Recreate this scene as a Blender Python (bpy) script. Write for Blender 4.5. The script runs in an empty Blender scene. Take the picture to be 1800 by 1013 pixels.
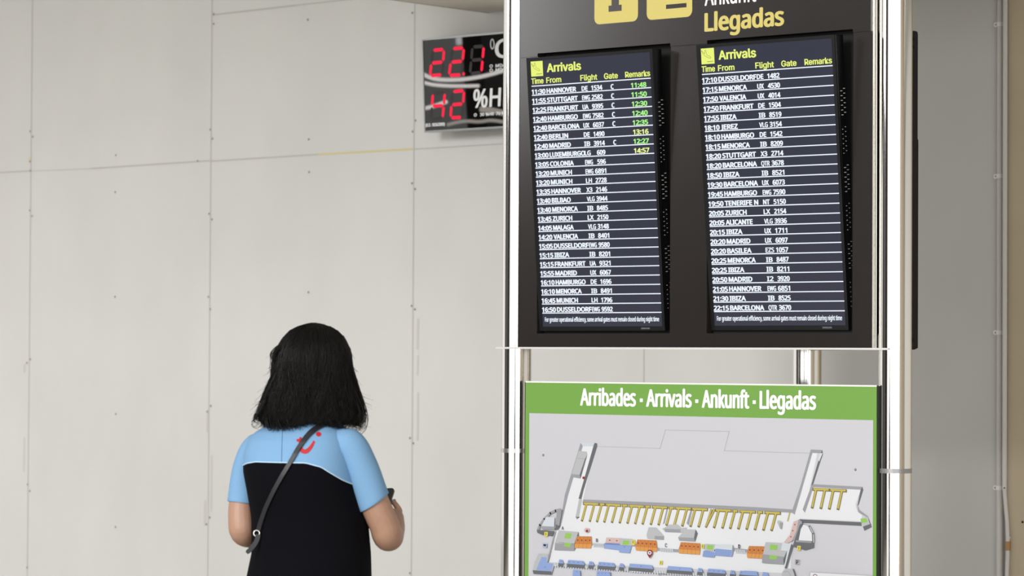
import bpy, bmesh, math, os, random
import numpy as np
from mathutils import Vector, Matrix
from mathutils.bvhtree import BVHTree
from math import sin, cos, pi, radians as R

# ------------------------------------------------------------------ camera, light, exposure
S = bpy.context.scene
C = S.collection
CAM = Vector((7.452, -9.04, 1.55))
YAW, TILT, ROLL, FPX = R(39.595), R(1.3186), R(0.3076), 5300.0
cam = bpy.data.cameras.new('camera')
cam_ob = bpy.data.objects.new('camera', cam); C.objects.link(cam_ob)
cam.sensor_width = 36.0
cam.lens = 36.0 * FPX / 1800.0
cam.clip_start, cam.clip_end = 0.1, 200
cam_ob.matrix_world = (Matrix.Translation(CAM) @ Matrix.Rotation(YAW, 4, 'Z') @ Matrix.Rotation(pi / 2 + TILT, 4, 'X')
                       @ Matrix.Rotation(ROLL, 4, 'Z'))
cam.dof.use_dof = True
cam.dof.focus_distance = 10.6
cam.dof.aperture_fstop = 5.6
S.camera = cam_ob

S.view_settings.view_transform = 'Standard'
S.view_settings.look = 'None'
S.view_settings.gamma = 1.0
S.view_settings.use_curve_mapping = False
S.view_settings.exposure = 0.0
S.cycles.max_bounces = 7
S.cycles.diffuse_bounces = 3

def s2l(c):
    c = c / 255.0
    return c / 12.92 if c <= 0.04045 else ((c + 0.055) / 1.055) ** 2.4
def rgb(r, g, b): return (s2l(r), s2l(g), s2l(b), 1.0)

world = bpy.data.worlds.new('hall_daylight'); S.world = world
world.use_nodes = True
bg = world.node_tree.nodes['Background']
bg.inputs[0].default_value = (1.0, 0.985, 0.96, 1)
bg.inputs[1].default_value = 1.06

def area(name, loc, aim, sx, sy, power, col=(1, 1, 1)):
    l = bpy.data.lights.new(name, 'AREA'); l.shape = 'RECTANGLE'; l.size, l.size_y = sx, sy
    l.energy = power; l.color = col
    o = bpy.data.objects.new(name, l); C.objects.link(o); o.location = loc
    o.rotation_euler = (Vector(aim) - Vector(loc)).to_track_quat('-Z', 'Y').to_euler()
    return o
# daylight through the tall glazing of the hall: a high clerestory and a row of tall panes behind the camera
area('window_daylight', (2.2, -24.0, 8.9), (0.6, 1.2, 1.8), 5.8, 7.0, 3650, (1, 0.99, 0.97))
for k, pw in enumerate((66, 50, 62, 50, 150, 170)):
    az = R(-100.5 + 13.5 * k)
    area('window_daylight', (0.9 + 13 * cos(az), 13 * sin(az), 2.7), (0.9, 0, 2.7), 2.6, 5.4, pw, (0.98, 0.99, 1))
area('window_daylight', (-9.7, -8.9, 5.1), (0.6, 0, 2.4), 4.4, 3.4, 230, (1, 0.98, 0.99))

# ------------------------------------------------------------------ materials
def mat(name, col, rough=0.5, metal=0.0, spec=0.5, emit=None, es=1.0):
    m = bpy.data.materials.new(name); m.use_nodes = True
    p = m.node_tree.nodes['Principled BSDF']
    p.inputs['Base Color'].default_value = col
    p.inputs['Roughness'].default_value = rough
    p.inputs['Metallic'].default_value = metal
    p.inputs['Specular IOR Level'].default_value = spec
    if emit:
        p.inputs['Emission Color'].default_value = emit
        p.inputs['Emission Strength'].default_value = es
    return m
def noisy(m, scale=20, amount=0.06, bump=0.0, stretch=(1, 1, 1), bscale=None):
    nt = m.node_tree; p = nt.nodes['Principled BSDF']; c0 = p.inputs['Base Color'].default_value[:]
    tc = nt.nodes.new('ShaderNodeTexCoord'); mp = nt.nodes.new('ShaderNodeMapping'); mp.inputs['Scale'].default_value = stretch
    nt.links.new(tc.outputs['Object'], mp.inputs['Vector'])
    n = nt.nodes.new('ShaderNodeTexNoise'); n.inputs['Scale'].default_value = scale; n.inputs['Detail'].default_value = 5
    nt.links.new(mp.outputs['Vector'], n.inputs['Vector'])
    r = nt.nodes.new('ShaderNodeValToRGB')
    r.color_ramp.elements[0].position = .3; r.color_ramp.elements[1].position = .7
    r.color_ramp.elements[0].color = [c * (1 - amount) for c in c0[:3]] + [1]
    r.color_ramp.elements[1].color = [min(1, c * (1 + amount)) for c in c0[:3]] + [1]
    nt.links.new(n.outputs['Fac'], r.inputs['Fac']); nt.links.new(r.outputs['Color'], p.inputs['Base Color'])
    if bump:
        n2 = nt.nodes.new('ShaderNodeTexNoise'); n2.inputs['Scale'].default_value = bscale or scale * 4
        nt.links.new(mp.outputs['Vector'], n2.inputs['Vector'])
        b = nt.nodes.new('ShaderNodeBump'); b.inputs['Strength'].default_value = bump; b.inputs['Distance'].default_value = .002
        nt.links.new(n2.outputs['Fac'], b.inputs['Height']); nt.links.new(b.outputs['Normal'], p.inputs['Normal'])
    return m

M = {}
M['wall'] = noisy(mat('painted_board', rgb(207, 206, 203), .8), 2.2, .03, .1, (1, 1, .6), 60)
M['seam'] = mat('filled_seam', rgb(186, 184, 179), .9)
M['stain'] = mat('yellowed_filler', rgb(208, 196, 150), .9)
M['screw_dot'] = mat('screw_dot', rgb(140, 139, 136), .7)
M['mark'] = mat('scuff_mark', rgb(196, 194, 188), .9)
M['floor'] = noisy(mat('polished_floor', rgb(172, 168, 160), .3), 3, .08)
M['soffit'] = noisy(mat('soffit_grey', rgb(226, 223, 212), .8), 3, .03)
M['tan'] = noisy(mat('tan_paint', rgb(196, 181, 155), .8), 3, .04, .1)
M['conduit'] = mat('conduit_grey', rgb(214, 212, 206), .5)
M['clip'] = mat('clip_white', rgb(240, 240, 235), .5)
M['tape'] = mat('brown_tape', rgb(176, 135, 85), .6)
M['black'] = mat('black_plastic', rgb(14, 14, 16), .3)
M['black_matte'] = mat('black_matte', rgb(12, 12, 12), .8)
M['chrome'] = mat('polished_steel', rgb(226, 224, 220), .09, 1.0)
M['steel'] = mat('brushed_steel', rgb(205, 203, 198), .28, 1.0)
M['satin'] = mat('satin_aluminium', rgb(214, 213, 210), .4, .25)
M['ring'] = mat('grey_ring', rgb(150, 150, 150), .4, .6)
M['brown'] = noisy(mat('brown_lacquer', rgb(31, 26, 24), .21, 0, 1.0), 12, .05)
M['brown_in'] = mat('brown_recess', rgb(34, 29, 27), .65, 0, .2)
M['yellow_sign'] = mat('yellow_vinyl', rgb(202, 187, 104), .4)
M['white_vinyl'] = mat('white_vinyl', rgb(236, 236, 236), .4)
M['screen'] = mat('lit_screen', rgb(16, 17, 24), .18, 0, .5, (0.036, 0.038, 0.056, 1), 1)
M['scr_white'] = mat('lit_white', (0, 0, 0, 1), .5, 0, 0, (0.86, 0.92, 1.0, 1), 1.05)
M['scr_yellow'] = mat('lit_yellow', (0, 0, 0, 1), .5, 0, 0, (0.83, 0.93, 0.21, 1), 1.0)
M['scr_green'] = mat('lit_green', (0, 0, 0, 1), .5, 0, 0, (0.42, 0.95, 0.27, 1), 1.0)
M['scr_lime'] = mat('lit_lime', (0, 0, 0, 1), .5, 0, 0, (0.86, 0.95, 0.33, 1), 1.0)
M['scr_black'] = mat('unlit_black', rgb(40, 45, 30), .5)
M['logo_grey'] = mat('logo_grey', rgb(120, 122, 126), .4)
M['slot'] = mat('slot_light_paint', rgb(215, 213, 208), .4)  # pale grey stands in for light showing through the vent slots
M['green'] = mat('green_vinyl', rgb(106, 152, 64), .45)
M['board_edge'] = mat('board_edge', rgb(225, 226, 222), .4)
M['board_black'] = mat('board_black_edge', rgb(10, 14, 8), .6)
M['sheet'] = mat('map_paper', rgb(186, 186, 192), .45)
M['led'] = mat('led_red', rgb(40, 3, 6), .6, 0, .1, (1.0, 0.018, 0.06, 1), 1.1)
M['led_off'] = mat('led_off', rgb(38, 26, 30), .5)
M['glass_black'] = mat('glossy_black_glass', rgb(9, 9, 9), .015, 0, .6)
M['alu'] = mat('aluminium_frame', rgb(150, 153, 152), .35, .8)
M['skin'] = noisy(mat('skin', rgb(160, 124, 103), .5), 60, .04)
M['skin'].node_tree.nodes['Principled BSDF'].inputs['Subsurface Weight'].default_value = .15
M['skin'].node_tree.nodes['Principled BSDF'].inputs['Subsurface Radius'].default_value = (.012, .005, .003)
M['blue'] = noisy(mat('light_blue_cloth', rgb(109, 149, 185), .85), 300, .03, .15)
M['navy'] = noisy(mat('navy_cloth', rgb(5, 5, 10), .9, 0, .1), 300, .05, .15)
M['piping'] = mat('pale_piping', rgb(176, 205, 228), .8)
M['seamline'] = mat('seam_thread', rgb(70, 100, 130), .9)  # slate blue thread of the back zip
M['red'] = mat('red_print', rgb(170, 18, 22), .6)
M['hair'] = noisy(mat('black_brown_hair', rgb(8, 6, 5), .5, 0, .22), 40, .2)
M['strap'] = mat('dark_leather', rgb(22, 22, 28), .5)
M['phone'] = mat('phone_body', rgb(28, 30, 29), .3)
M['shoe'] = mat('black_shoe', rgb(16, 16, 16), .4)
M['eye'] = mat('eye_white', rgb(225, 220, 214), .2)
M['iris'] = mat('iris_brown', rgb(50, 32, 22), .2)
M['lip'] = mat('lip', rgb(170, 100, 92), .5)

# ------------------------------------------------------------------ helpers
def link(name, me, parent=None, mats=()):
    o = bpy.data.objects.new(name, me); C.objects.link(o)
    for m in mats: me.materials.append(m)
    if parent: o.parent = parent
    return o
def mesh(name, verts, faces, mats, parent=None, mi=None, smooth=False):
    me = bpy.data.meshes.new(name); me.from_pydata([tuple(v) for v in verts], [], faces)
    for m in (mats if isinstance(mats, (list, tuple)) else [mats]): me.materials.append(m)
    if mi: me.polygons.foreach_set('material_index', mi)
    if smooth: me.polygons.foreach_set('use_smooth', [True] * len(me.polygons))
    me.update()
    o = bpy.data.objects.new(name, me); C.objects.link(o)
    if parent: o.parent = parent
    return o
class MB:
    """collects boxes, tubes, polygons into one mesh"""
    def __init__(s): s.v, s.f, s.mi, s.sm = [], [], [], []
    def add(s, v, f, mi=0, sm=False):
        n = len(s.v); s.v += [tuple(p) for p in v]; s.f += [tuple(i + n for i in q) for q in f]
        s.mi += [mi] * len(f); s.sm += [sm] * len(f)
    def box(s, x0, x1, y0, y1, z0, z1, mi=0, b=0.0):
        if b:
            bm = bmesh.new(); bmesh.ops.create_cube(bm, size=1)
            for v in bm.verts: v.co = ((x0 + x1) / 2 + v.co.x * (x1 - x0), (y0 + y1) / 2 + v.co.y * (y1 - y0), (z0 + z1) / 2 + v.co.z * (z1 - z0))
            bmesh.ops.bevel(bm, geom=bm.edges[:], offset=b, segments=2, affect='EDGES', profile=.6)
            bm.verts.index_update()
            s.add([v.co[:] for v in bm.verts], [[v.index for v in f.verts] for f in bm.faces], mi); bm.free(); return
        v = [(x, y, z) for z in (z0, z1) for y in (y0, y1) for x in (x0, x1)]
        s.add(v, [(0, 2, 3, 1), (4, 5, 7, 6), (0, 1, 5, 4), (2, 6, 7, 3), (0, 4, 6, 2), (1, 3, 7, 5)], mi)
    def tube(s, pts, rad, n=12, mi=0, cap=True, flat=None):
        pts = [Vector(p) for p in pts]
        rad = rad if hasattr(rad, '__len__') else [rad] * len(pts)
        up = None; base = len(s.v); vs = []
        for i, p in enumerate(pts):
            t = (pts[min(i + 1, len(pts) - 1)] - pts[max(i - 1, 0)]).normalized()
            if up is None:
                a = Vector((0, 0, 1)) if abs(t.z) < .9 else Vector((0, 1, 0)); up = (a - t * a.dot(t)).normalized()
            else: up = (up - t * up.dot(t)).normalized()
            sd = t.cross(up); r = rad[i]
            ra, rb = (r if hasattr(r, '__len__') else (r, r))
            for k in range(n):
                a = 2 * pi * k / n; vs.append(p + sd * (cos(a) * ra) + up * (sin(a) * rb))
        f = []
        for i in range(len(pts) - 1):
            for k in range(n):
                f.append((i * n + k, i * n + (k + 1) % n, (i + 1) * n + (k + 1) % n, (i + 1) * n + k))
        if cap:
            s.add(vs[:n], [tuple(range(n))[::-1]], mi, False); s.add(vs[-n:], [tuple(range(n))], mi, False)
        s.add(vs, f, mi, True)
    def build(s, name, mats, parent=None):
        o = mesh(name, s.v, s.f, mats, parent, s.mi)
        o.data.polygons.foreach_set('use_smooth', s.sm); return o
def empty(name, loc=(0, 0, 0), rot=(0, 0, 0), label=None, cat=None, group=None):
    o = bpy.data.objects.new(name, None); C.objects.link(o); o.location = loc; o.rotation_euler = rot
    o.empty_display_size = .1
    if label: tag(o, label, cat, group)
    return o
def tag(o, label, cat, group=None):
    o['label'] = label; o['category'] = cat
    if group: o['group'] = group
    return o
def struct(o): o['kind'] = 'structure'; return o

def bez(pts, k=6):                       # smooth curve through the points
    P = [Vector(p) for p in pts]; out = []
    for i in range(len(P) - 1):
        p0, p1, p2, p3 = P[max(i - 1, 0)], P[i], P[i + 1], P[min(i + 2, len(P) - 1)]
        for j in range(k):
            t = j / k; out.append(.5 * ((2 * p1) + (p2 - p0) * t + (2 * p0 - 5 * p1 + 4 * p2 - p3) * t * t + (3 * p1 - p0 - 3 * p2 + p3) * t ** 3))
    return out + [P[-1]]
def bez_r(r, k=6):
    out = []
    for i in range(len(r) - 1): out += [r[i] + (r[i + 1] - r[i]) * j / k for j in range(k)]
    return out + [r[-1]]

# --- pixel of the photograph -> ray from the camera (used to read positions off planes that stand in the hall)
_f = Vector((-sin(YAW), cos(YAW), 0)); _r = Vector((cos(YAW), sin(YAW), 0))
def ray(px, py):
    x, y = (px - 900) / FPX, (py - 506.5) / FPX
    c, s = cos(ROLL), sin(ROLL); x, y = c * x + s * y, -s * x + c * y
    fw = cos(TILT) + sin(TILT) * y; up = sin(TILT) - cos(TILT) * y
    return _r * x + _f * fw + Vector((0, 0, up))
def on_y(px, py, y):                     # point on the plane y = const of the totem
    d = ray(px, py); return CAM + d * ((y - CAM.y) / d.y)
WALL_ROT, WALL_Y = -0.025402, 11.2
WF = Matrix.Translation((CAM.x, CAM.y, 0)) @ Matrix.Rotation(WALL_ROT, 4, 'Z')   # the wall's own frame
def on_wall(px, py, dy=0.0):             # point in the wall's frame
    o = WF.inverted() @ CAM; d = WF.to_3x3().inverted() @ ray(px, py)
    return o + d * ((WALL_Y + dy - o.y) / d.y)

# --- lettering
FD = bpy.utils.system_resource('DATAFILES', path='fonts')
_fonts = {}
def font(n):
    if n not in _fonts:
        fn = {'noto': 'NotoSansMath-Regular.woff2', 'inter': 'Inter.woff2'}.get(n)
        try: _fonts[n] = bpy.data.fonts.load(os.path.join(FD, fn)) if fn else None
        except Exception: _fonts[n] = None
    return _fonts[n]
_txt = {}
def glyphs(body, fn):
    k = (body, fn)
    if k not in _txt:
        cu = bpy.data.curves.new('t', 'FONT'); cu.body = body; cu.resolution_u = 3
        if font(fn): cu.font = font(fn)
        o = bpy.data.objects.new('t', cu); C.objects.link(o)
        dg = bpy.context.evaluated_depsgraph_get(); ev = o.evaluated_get(dg); me = ev.to_mesh()
        v = np.array([x.co[:2] for x in me.vertices]); f = [tuple(p.vertices) for p in me.polygons]
        ev.to_mesh_clear(); bpy.data.objects.remove(o); bpy.data.curves.remove(cu)
        _txt[k] = (v, f)
    return _txt[k]
def cap_h(fn):
    v, _ = glyphs('H', fn); return v[:, 1].max()
def text(mb, body, fn, x0, x1, zb, cap, y, mi=0, bold=0.0, shear=0.0):
    """letters from x0 to x1 on baseline zb, capitals cap high, on plane y (facing -y)"""
    v, f = glyphs(body, fn)
    sx = (x1 - x0) / (v[:, 0].max() - v[:, 0].min()) if x1 is not None else cap / cap_h(fn)
    sz = cap / cap_h(fn)
    X = x0 + (v[:, 0] - v[:, 0].min()) * sx; Z = zb + v[:, 1] * sz; X = X + (Z - zb) * shear
    offs = [(0, 0)] if not bold else [(-bold, 0), (bold, 0), (0, -bold * .6), (0, bold * .6), (bold * .7, bold * .4), (-bold * .7, -bold * .4), (-bold * .7, bold * .4), (bold * .7, -bold * .4)]
    for k, (dx, dz) in enumerate(offs):
        mb.add([(a + dx, y - k * 4e-5, b + dz) for a, b in zip(X, Z)], f, mi)

# ------------------------------------------------------------------ setting
m = MB(); m.box(-14, 20, -20, 8, -.1, 0); struct(m.build('floor', M['floor']))
# back wall: painted boards with filled seams and screw heads, in the wall's own frame
m = MB()
x0w, x1w = on_wall(-900, 500).x, 5.6
m.box(x0w, x1w, WALL_Y, WALL_Y + .15, 0, 5.2, 0)
def strip(p, q, w, mi, d=.0015):
    a, b = on_wall(*p), on_wall(*q); t = (b - a).normalized(); n = Vector((-t.z, 0, t.x)) * w / 2
    y = WALL_Y - d
    m.add([(v.x, y, v.z) for v in (a - n, b - n, b + n, a + n)], [(0, 1, 2, 3)], mi)
zs = 2.567
seam_x = [on_wall(54.5, 295).x + 1.497 * k for k in range(-2, 8)]
for k, x in enumerate(seam_x):
    if x > on_wall(1450, 500).x: continue
    m.add([(x - .004, WALL_Y - .001, 0), (x + .004, WALL_Y - .001, 0), (x + .004, WALL_Y - .001, 5), (x - .004, WALL_Y - .001, 5)], [(0, 1, 2, 3)], 1)
strip((-200, 315), (54, 300.5), .008, 1); strip((54, 301), (180, 296), .004, 1); strip((160, 296.5), (372, 282.5), .008, 1)
strip((372, 283.5), (560, 271.5), .008, 1); strip((560, 271.5), (727, 262), .010, 2); strip((727, 262.5), (885, 253), .006, 1)
strip((372, 26.5), (520, 9.5), .009, 1); strip((520, 9.5), (640, -4), .006, 1)
def dot(px, py, r, mi):
    c = on_wall(px, py); n = 10
    m.add([(c.x + r * cos(2 * pi * k / n), WALL_Y - .0025, c.z + r * sin(2 * pi * k / n)) for k in range(n)], [tuple(range(n))], mi)
for px, py in [(53.3, 231), (58, 240.5), (54, 300), (52.8, 370), (57, 380), (204, 273), (203, 338), (348, 283), (370, 228), (374, 244), (368, 376), (373, 386), (376, 42), (376, 25),
               (202.5, 522), (366.6, 522), (370, 543.5), (47.6, 638), (53.7, 632), (204, 728), (371, 714), (364.6, 724), (49, 852), (52.7, 863.5), (203.5, 927), (369, 910), (363, 922), (48, 998),
               (541.4, 34.7), (543, 245), (543.6, 302.6), (542.5, 514), (725, 22.7), (731, 212), (725.5, 231.5), (724.6, 322.5), (730, 332.4), (724, 538), (729.6, 544), (721, 770.4), (726.8, 779.6), (721, 1008)]:
    dot(px, py, .0062, 3)
dot(52.8, 280, .010, 2); dot(53, 284, .007, 3)
for (px, py0, py1, w) in [(735, 560, 615, .016), (735, 625, 660, .012), (735, 690, 775, .014), (365, 720, 760, .012), (372, 800, 900, .014), (361, 880, 925, .02), (43, 770, 830, .012), (44, 640, 655, .02)]:
    strip((px, py0), (px - 1, py1), w, 4, .0008)
wall = m.build('wall_back', [M['wall'], M['seam'], M['stain'], M['screw_dot'], M['mark']]); wall.matrix_world = WF; struct(wall)

# unseen dark blocker, added to darken what the lacquer, steel and black glass reflect
m = MB(); m.box(-7.6, -7.4, -13.4, -9.6, 0, 6); m.box(-7.6, -7.4, -9.6, -3.5, 0, 3.5); m.box(-7.6, -5.0, -13.6, -13.4, 0, 6); struct(m.build('reflection_blocker', mat('dark_blocker', rgb(46, 42, 40), .6)))

# plain wall on the right-hand side of the hall
m = MB(); m.box(12.8, 13.0, -9, 2.0, 0, 5.5); struct(m.build('wall_right', noisy(mat('beige_wall', rgb(198, 186, 170), .8), 3, .04)))

# tan pilaster at the right end of the wall
pa = on_wall(1772, 500, -.05).x
m = MB(); m.box(pa, pa + 1.6, WALL_Y - .05, WALL_Y, 0, 5.2)
c = on_wall(1797.5, 918, -.0505); n = 10
m.add([(c.x + .0055 * cos(2 * pi * k / n), WALL_Y - .051, c.z + .0055 * sin(2 * pi * k / n)) for k in range(n)], [tuple(range(n))], 1)
o = m.build('wall_pilaster', [M['tan'], M['black_matte']]); o.matrix_world = WF; struct(o)

# soffit running along the top of the wall and the duct box that hangs under it
zt = on_wall(0, -40).z
m = MB(); m.box(x0w, x1w, WALL_Y - 7.6, WALL_Y, 4.75, 4.95); o = m.build('ceiling', M['soffit']); o.matrix_world = WF; struct(o)
cc = on_wall(855, 23)
m = MB(); m.box(cc.x, x1w, WALL_Y - 1.6, WALL_Y, cc.z, cc.z + .5); m.box(cc.x + .012, cc.x + .018, WALL_Y - 1.6, WALL_Y, cc.z - .002, cc.z, 1)
o = m.build('ceiling', [M['soffit'], M['seam']]); o.matrix_world = WF; struct(o)

# ------------------------------------------------------------------ totem
PY = -.06                                   # front of the dark fascia
tot = empty('information_totem', (0, 0, 0), (0, 0, 0), 'dark brown and chrome totem on round poles holding the flight screens and the map', 'information stand')
def pole(x, y, ring_z, mat_ring, top=4.3):
    m = MB(); n = 48; prof = []
    m.tube([(x, y, 0), (x, y, top)], .058, n)
    # shallow flutes of the extrusion
    p = m.build('pole', M['chrome'], tot)
    r = MB(); r.tube([(x, y, ring_z - .008), (x, y, ring_z + .008)], .0592, n); r.build('joint_ring', mat_ring, p)
    b = MB(); b.tube([(x, y, 0), (x, y, .012), (x, y, .016)], [.11, .11, .09], n); b.build('base_plate', M['steel'], p)
    return p
pole(0, 0, 1.55 - .361, M['steel']); pole(1.727, 0, 1.55 - .391, M['ring']); pole(.68, 1.0, .8, M['steel'], 3.08)

def holed(m, X0, X1, Z0, Z1, holes, y0, y1, mi=0):
    xs = sorted({X0, X1, *[h[0] for h in holes], *[h[1] for h in holes]}); zs_ = sorted({Z0, Z1, *[h[2] for h in holes], *[h[3] for h in holes]})
    xs = [x for x in xs if X0 <= x <= X1]; zs_ = [z for z in zs_ if Z0 <= z <= Z1]
    for i in range(len(xs) - 1):
        for j in range(len(zs_) - 1):
            cx_, cz_ = (xs[i] + xs[i + 1]) / 2, (zs_[j] + zs_[j + 1]) / 2
            if any(h[0] < cx_ < h[1] and h[2] < cz_ < h[3] for h in holes): continue
            m.box(xs[i], xs[i + 1], y0, y1, zs_[j], zs_[j + 1], mi)
H1, H2 = (.149, .784, 1.642, 2.7195), (.952, 1.588, 1.642, 2.7195)
PX0, PX1, PZ0, FOLD, PZ1 = .058, 1.667, 1.590, 2.708, 4.2
m = MB(); holed(m, PX0, PX1, PZ0, FOLD, [H1, H2], PY, PY + .004)
m.build('fascia_panel', M['brown'], tot)
m = MB(); holed(m, PX0 + .004, PX1 - .004, FOLD, PZ1, [H1, H2], PY - .004, PY + .004)
m.build('header_panel', M['brown'], tot)
# recess boxes behind the two openings and the cabinet shell
m = MB()
for (a, b, z0, z1) in (H1, H2):
    m.box(a - .003, a, PY + .004, PY + .15, z0, z1); m.box(b, b + .003, PY + .004, PY + .15, z0, z1)
    m.box(a, b, PY + .004, PY + .15, z0 - .003, z0); m.box(a, b, PY + .004, PY + .15, z1, z1 + .003)
    m.box(a - .003, b + .003, PY + .15, PY + .153, z0, z1)
m.build('screen_recess', M['brown_in'], tot)
m = MB(); m.box(PX1 - .004, PX1, PY + .001, PY + .014, PZ0, PZ1); m.box(PX1 - .006, PX1 - .001, PY + .014, PY + .03, PZ0, PZ1); m.box(PX1 - .003, PX1 + .001, PY + .03, PY + .044, PZ0, PZ1)
m.build('edge_profile', M['chrome'], tot)
m = MB(); m.box(PX0, PX1 - .006, PY + .044, PY + .05, PZ0, PZ1); 
m.box(-.052, 1.74, PY - .006, PY + .03, PZ0 - .007, PZ0, 1)
m.build('bottom_rail', [M['black_matte'], M['satin']], tot)
# side cabinet between the right and the rear pole
e = Vector((.68 - 1.727, 1.0, 0)); L = e.length; e.normalize(); nrm = Vector((e.y, -e.x, 0))
def side_box(m, s0, s1, d0, d1, z0, z1, b=.006):
    bm = MB(); bm.box(s0, s1, d0, d1, z0, z1, 0, b)
    m.add([Vector((1.727, 0, 0)) + e * x + nrm * y + Vector((0, 0, z)) for x, y, z in bm.v], bm.f)
m = MB(); side_box(m, .07, L - .06, -.02, .100, 1.585, 2.72, .012); side_box(m, .10, L - .1, .100, .108, 1.59, 2.335, .003)
m.build('side_cabinet', M['brown_in'], tot)
for z in (2.69, 2.66, 1.62):
    m = MB(); side_box(m, .064, .0705, .08, .088, z - .004, z + .004, .001); m.build('side_screw', M['black_matte'], tot)

# pictogram tiles and names on the header
def rrect(x0, x1, z0, z1, r, n=6):
    out = []
    for cx_, cz_, a0 in ((x1 - r, z0 + r, -90), (x1 - r, z1 - r, 0), (x0 + r, z1 - r, 90), (x0 + r, z0 + r, 180)):
        for k in range(n + 1): a = R(a0 + 90 * k / n); out.append((cx_ + r * cos(a), cz_ + r * sin(a)))
    return out
def poly(m, pts, y, mi=0): m.add([(x, y, z) for x, z in pts], [tuple(range(len(pts)))], mi)
def stroke(m, pts, w, y, mi=0):
    for (a, b) in zip(pts[:-1], pts[1:]):
        a, b = Vector(a), Vector(b); t = (b - a).normalized(); nn = Vector((-t.y, t.x)) * w / 2; a = a - t * w * .3; b = b + t * w * .3
        poly(m, [a - nn, b - nn, b + nn, a + nn], y, mi)
HY = PY - .004
PLANE = [(.02, .93), (.10, .84), (.28, .70), (.30, .92), (.36, .95), (.46, .62), (.74, .50), (.80, .42), (.72, .39), (.50, .46), (.24, .60), (.06, .80)]
m = MB(); poly(m, rrect(.426, .633, 2.812, 3.045, .024), HY - .0005)
for b in ((.494, .556, 2.856, 2.879), (.508, .543, 2.879, 2.963), (.494, .543, 2.945, 2.963)): poly(m, [(b[0], b[2]), (b[1], b[2]), (b[1], b[3]), (b[0], b[3])], HY - .001, 1)
poly(m, [(.5255 + .02 * cos(2 * pi * k / 20), 3.0 + .02 * sin(2 * pi * k / 20)) for k in range(20)], HY - .001, 1)
m.build('information_pictogram', [M['yellow_sign'], M['brown']], tot)
m = MB(); poly(m, rrect(.674, .884, 2.812, 3.045, .024), HY - .0005)
poly(m, [(.764, 2.848), (.858, 2.848), (.858, 2.864), (.764, 2.864)], HY - .001, 1)
poly(m, [(.69 + .185 * x, 2.795 + .235 * z) for x, z in PLANE], HY - .001, 1)
m.build('arrivals_pictogram', [M['yellow_sign'], M['brown']], tot)
m = MB(); text(m, 'Llegadas', 'noto', .944, 1.290, 1.55 + 1.204, .064, HY - .0005, 0, .0042); m.build('yellow_lettering', M['yellow_sign'], tot)
m = MB(); text(m, 'Ankunft', 'noto', .942, 1.170, 1.55 + 1.298, .066, HY - .0005, 0, .0016); m.build('white_lettering', M['white_vinyl'], tot)

# ------------------------------------------------------------------ flight screens
W_, H_ = .5727, 1.0182
ROWS_A = [('11:30', 'HANNOVER', 'DE', '1534', 'C', '11:48'), ('11:55', 'STUTTGART', 'EWG', '2582', 'C', '11:50'), ('12:25', 'FRANKFURT', 'UA', '9395', 'C', '12:30'),
 ('12:40', 'HAMBURGO', 'EWG', '7582', 'C', '12:40'), ('12:40', 'BARCELONA', 'UX', '6037', 'C', '12:35'), ('12:40', 'BERLIN', 'DE', '1490', '', '13:16'),
 ('12:40', 'MADRID', 'IB', '3914', 'C', '12:27'), ('13:00', 'LUXEMBURGO', 'LG', '609', '', '14:57'), ('13:05', 'COLONIA', 'EWG', '596'), ('13:20', 'MUNICH', 'EWG', '6891'),
 ('13:20', 'MUNICH', 'LH', '2728'), ('13:35', 'HANNOVER', 'X3', '2146'), ('13:40', 'BILBAO', 'VLG', '3944'), ('13:40', 'MENORCA', 'IB', '8485'), ('13:45', 'ZURICH', 'LX', '2150'),
 ('14:05', 'MALAGA', 'VLG', '3148'), ('14:20', 'VALENCIA', 'IB', '8401'), ('15:05', 'DUSSELDORF', 'EWG', '9580'), ('15:15', 'IBIZA', 'IB', '8201'), ('15:15', 'FRANKFURT', 'UA', '9321'),
 ('15:55', 'MADRID', 'UX', '6067'), ('16:10', 'HAMBURGO', 'DE', '1696'), ('16:10', 'MENORCA', 'IB', '8491'), ('16:45', 'MUNICH', 'LH', '1796'), ('16:50', 'DUSSELDORF', 'EWG', '9592')]
ROWS_B = [('17:10', 'DUSSELDORF', 'DE', '1482'), ('17:15', 'MENORCA', 'UX', '4530'), ('17:50', 'VALENCIA', 'UX', '4014'), ('17:50', 'FRANKFURT', 'DE', '1504'), ('17:55', 'IBIZA', 'IB', '8519'),
 ('18:10', 'JEREZ', 'VLG', '3154'), ('18:10', 'HAMBURGO', 'DE', '1542'), ('18:15', 'MENORCA', 'IB', '8209'), ('18:20', 'STUTTGART', 'X3', '2714'), ('18:20', 'BARCELONA', 'QTR', '3678'),
 ('18:50', 'IBIZA', 'IB', '8521'), ('19:30', 'BARCELONA', 'UX', '6073'), ('19:45', 'HAMBURGO', 'EWG', '7590'), ('19:50', 'TENERIFE N', 'NT', '5150'), ('20:05', 'ZURICH', 'LX', '2154'),
 ('20:05', 'ALICANTE', 'VLG', '3936'), ('20:15', 'IBIZA', 'UX', '1711'), ('20:20', 'MADRID', 'UX', '6097'), ('20:20', 'BASILEA', 'EZS', '1057'), ('20:25', 'MENORCA', 'IB', '8487'),
 ('20:25', 'IBIZA', 'IB', '8211'), ('20:50', 'MADRID', 'I2', '3920'), ('21:05', 'HANNOVER', 'EWG', '6851'), ('21:30', 'IBIZA', 'IB', '8525'), ('22:15', 'BARCELONA', 'QTR', '3670')]
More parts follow.
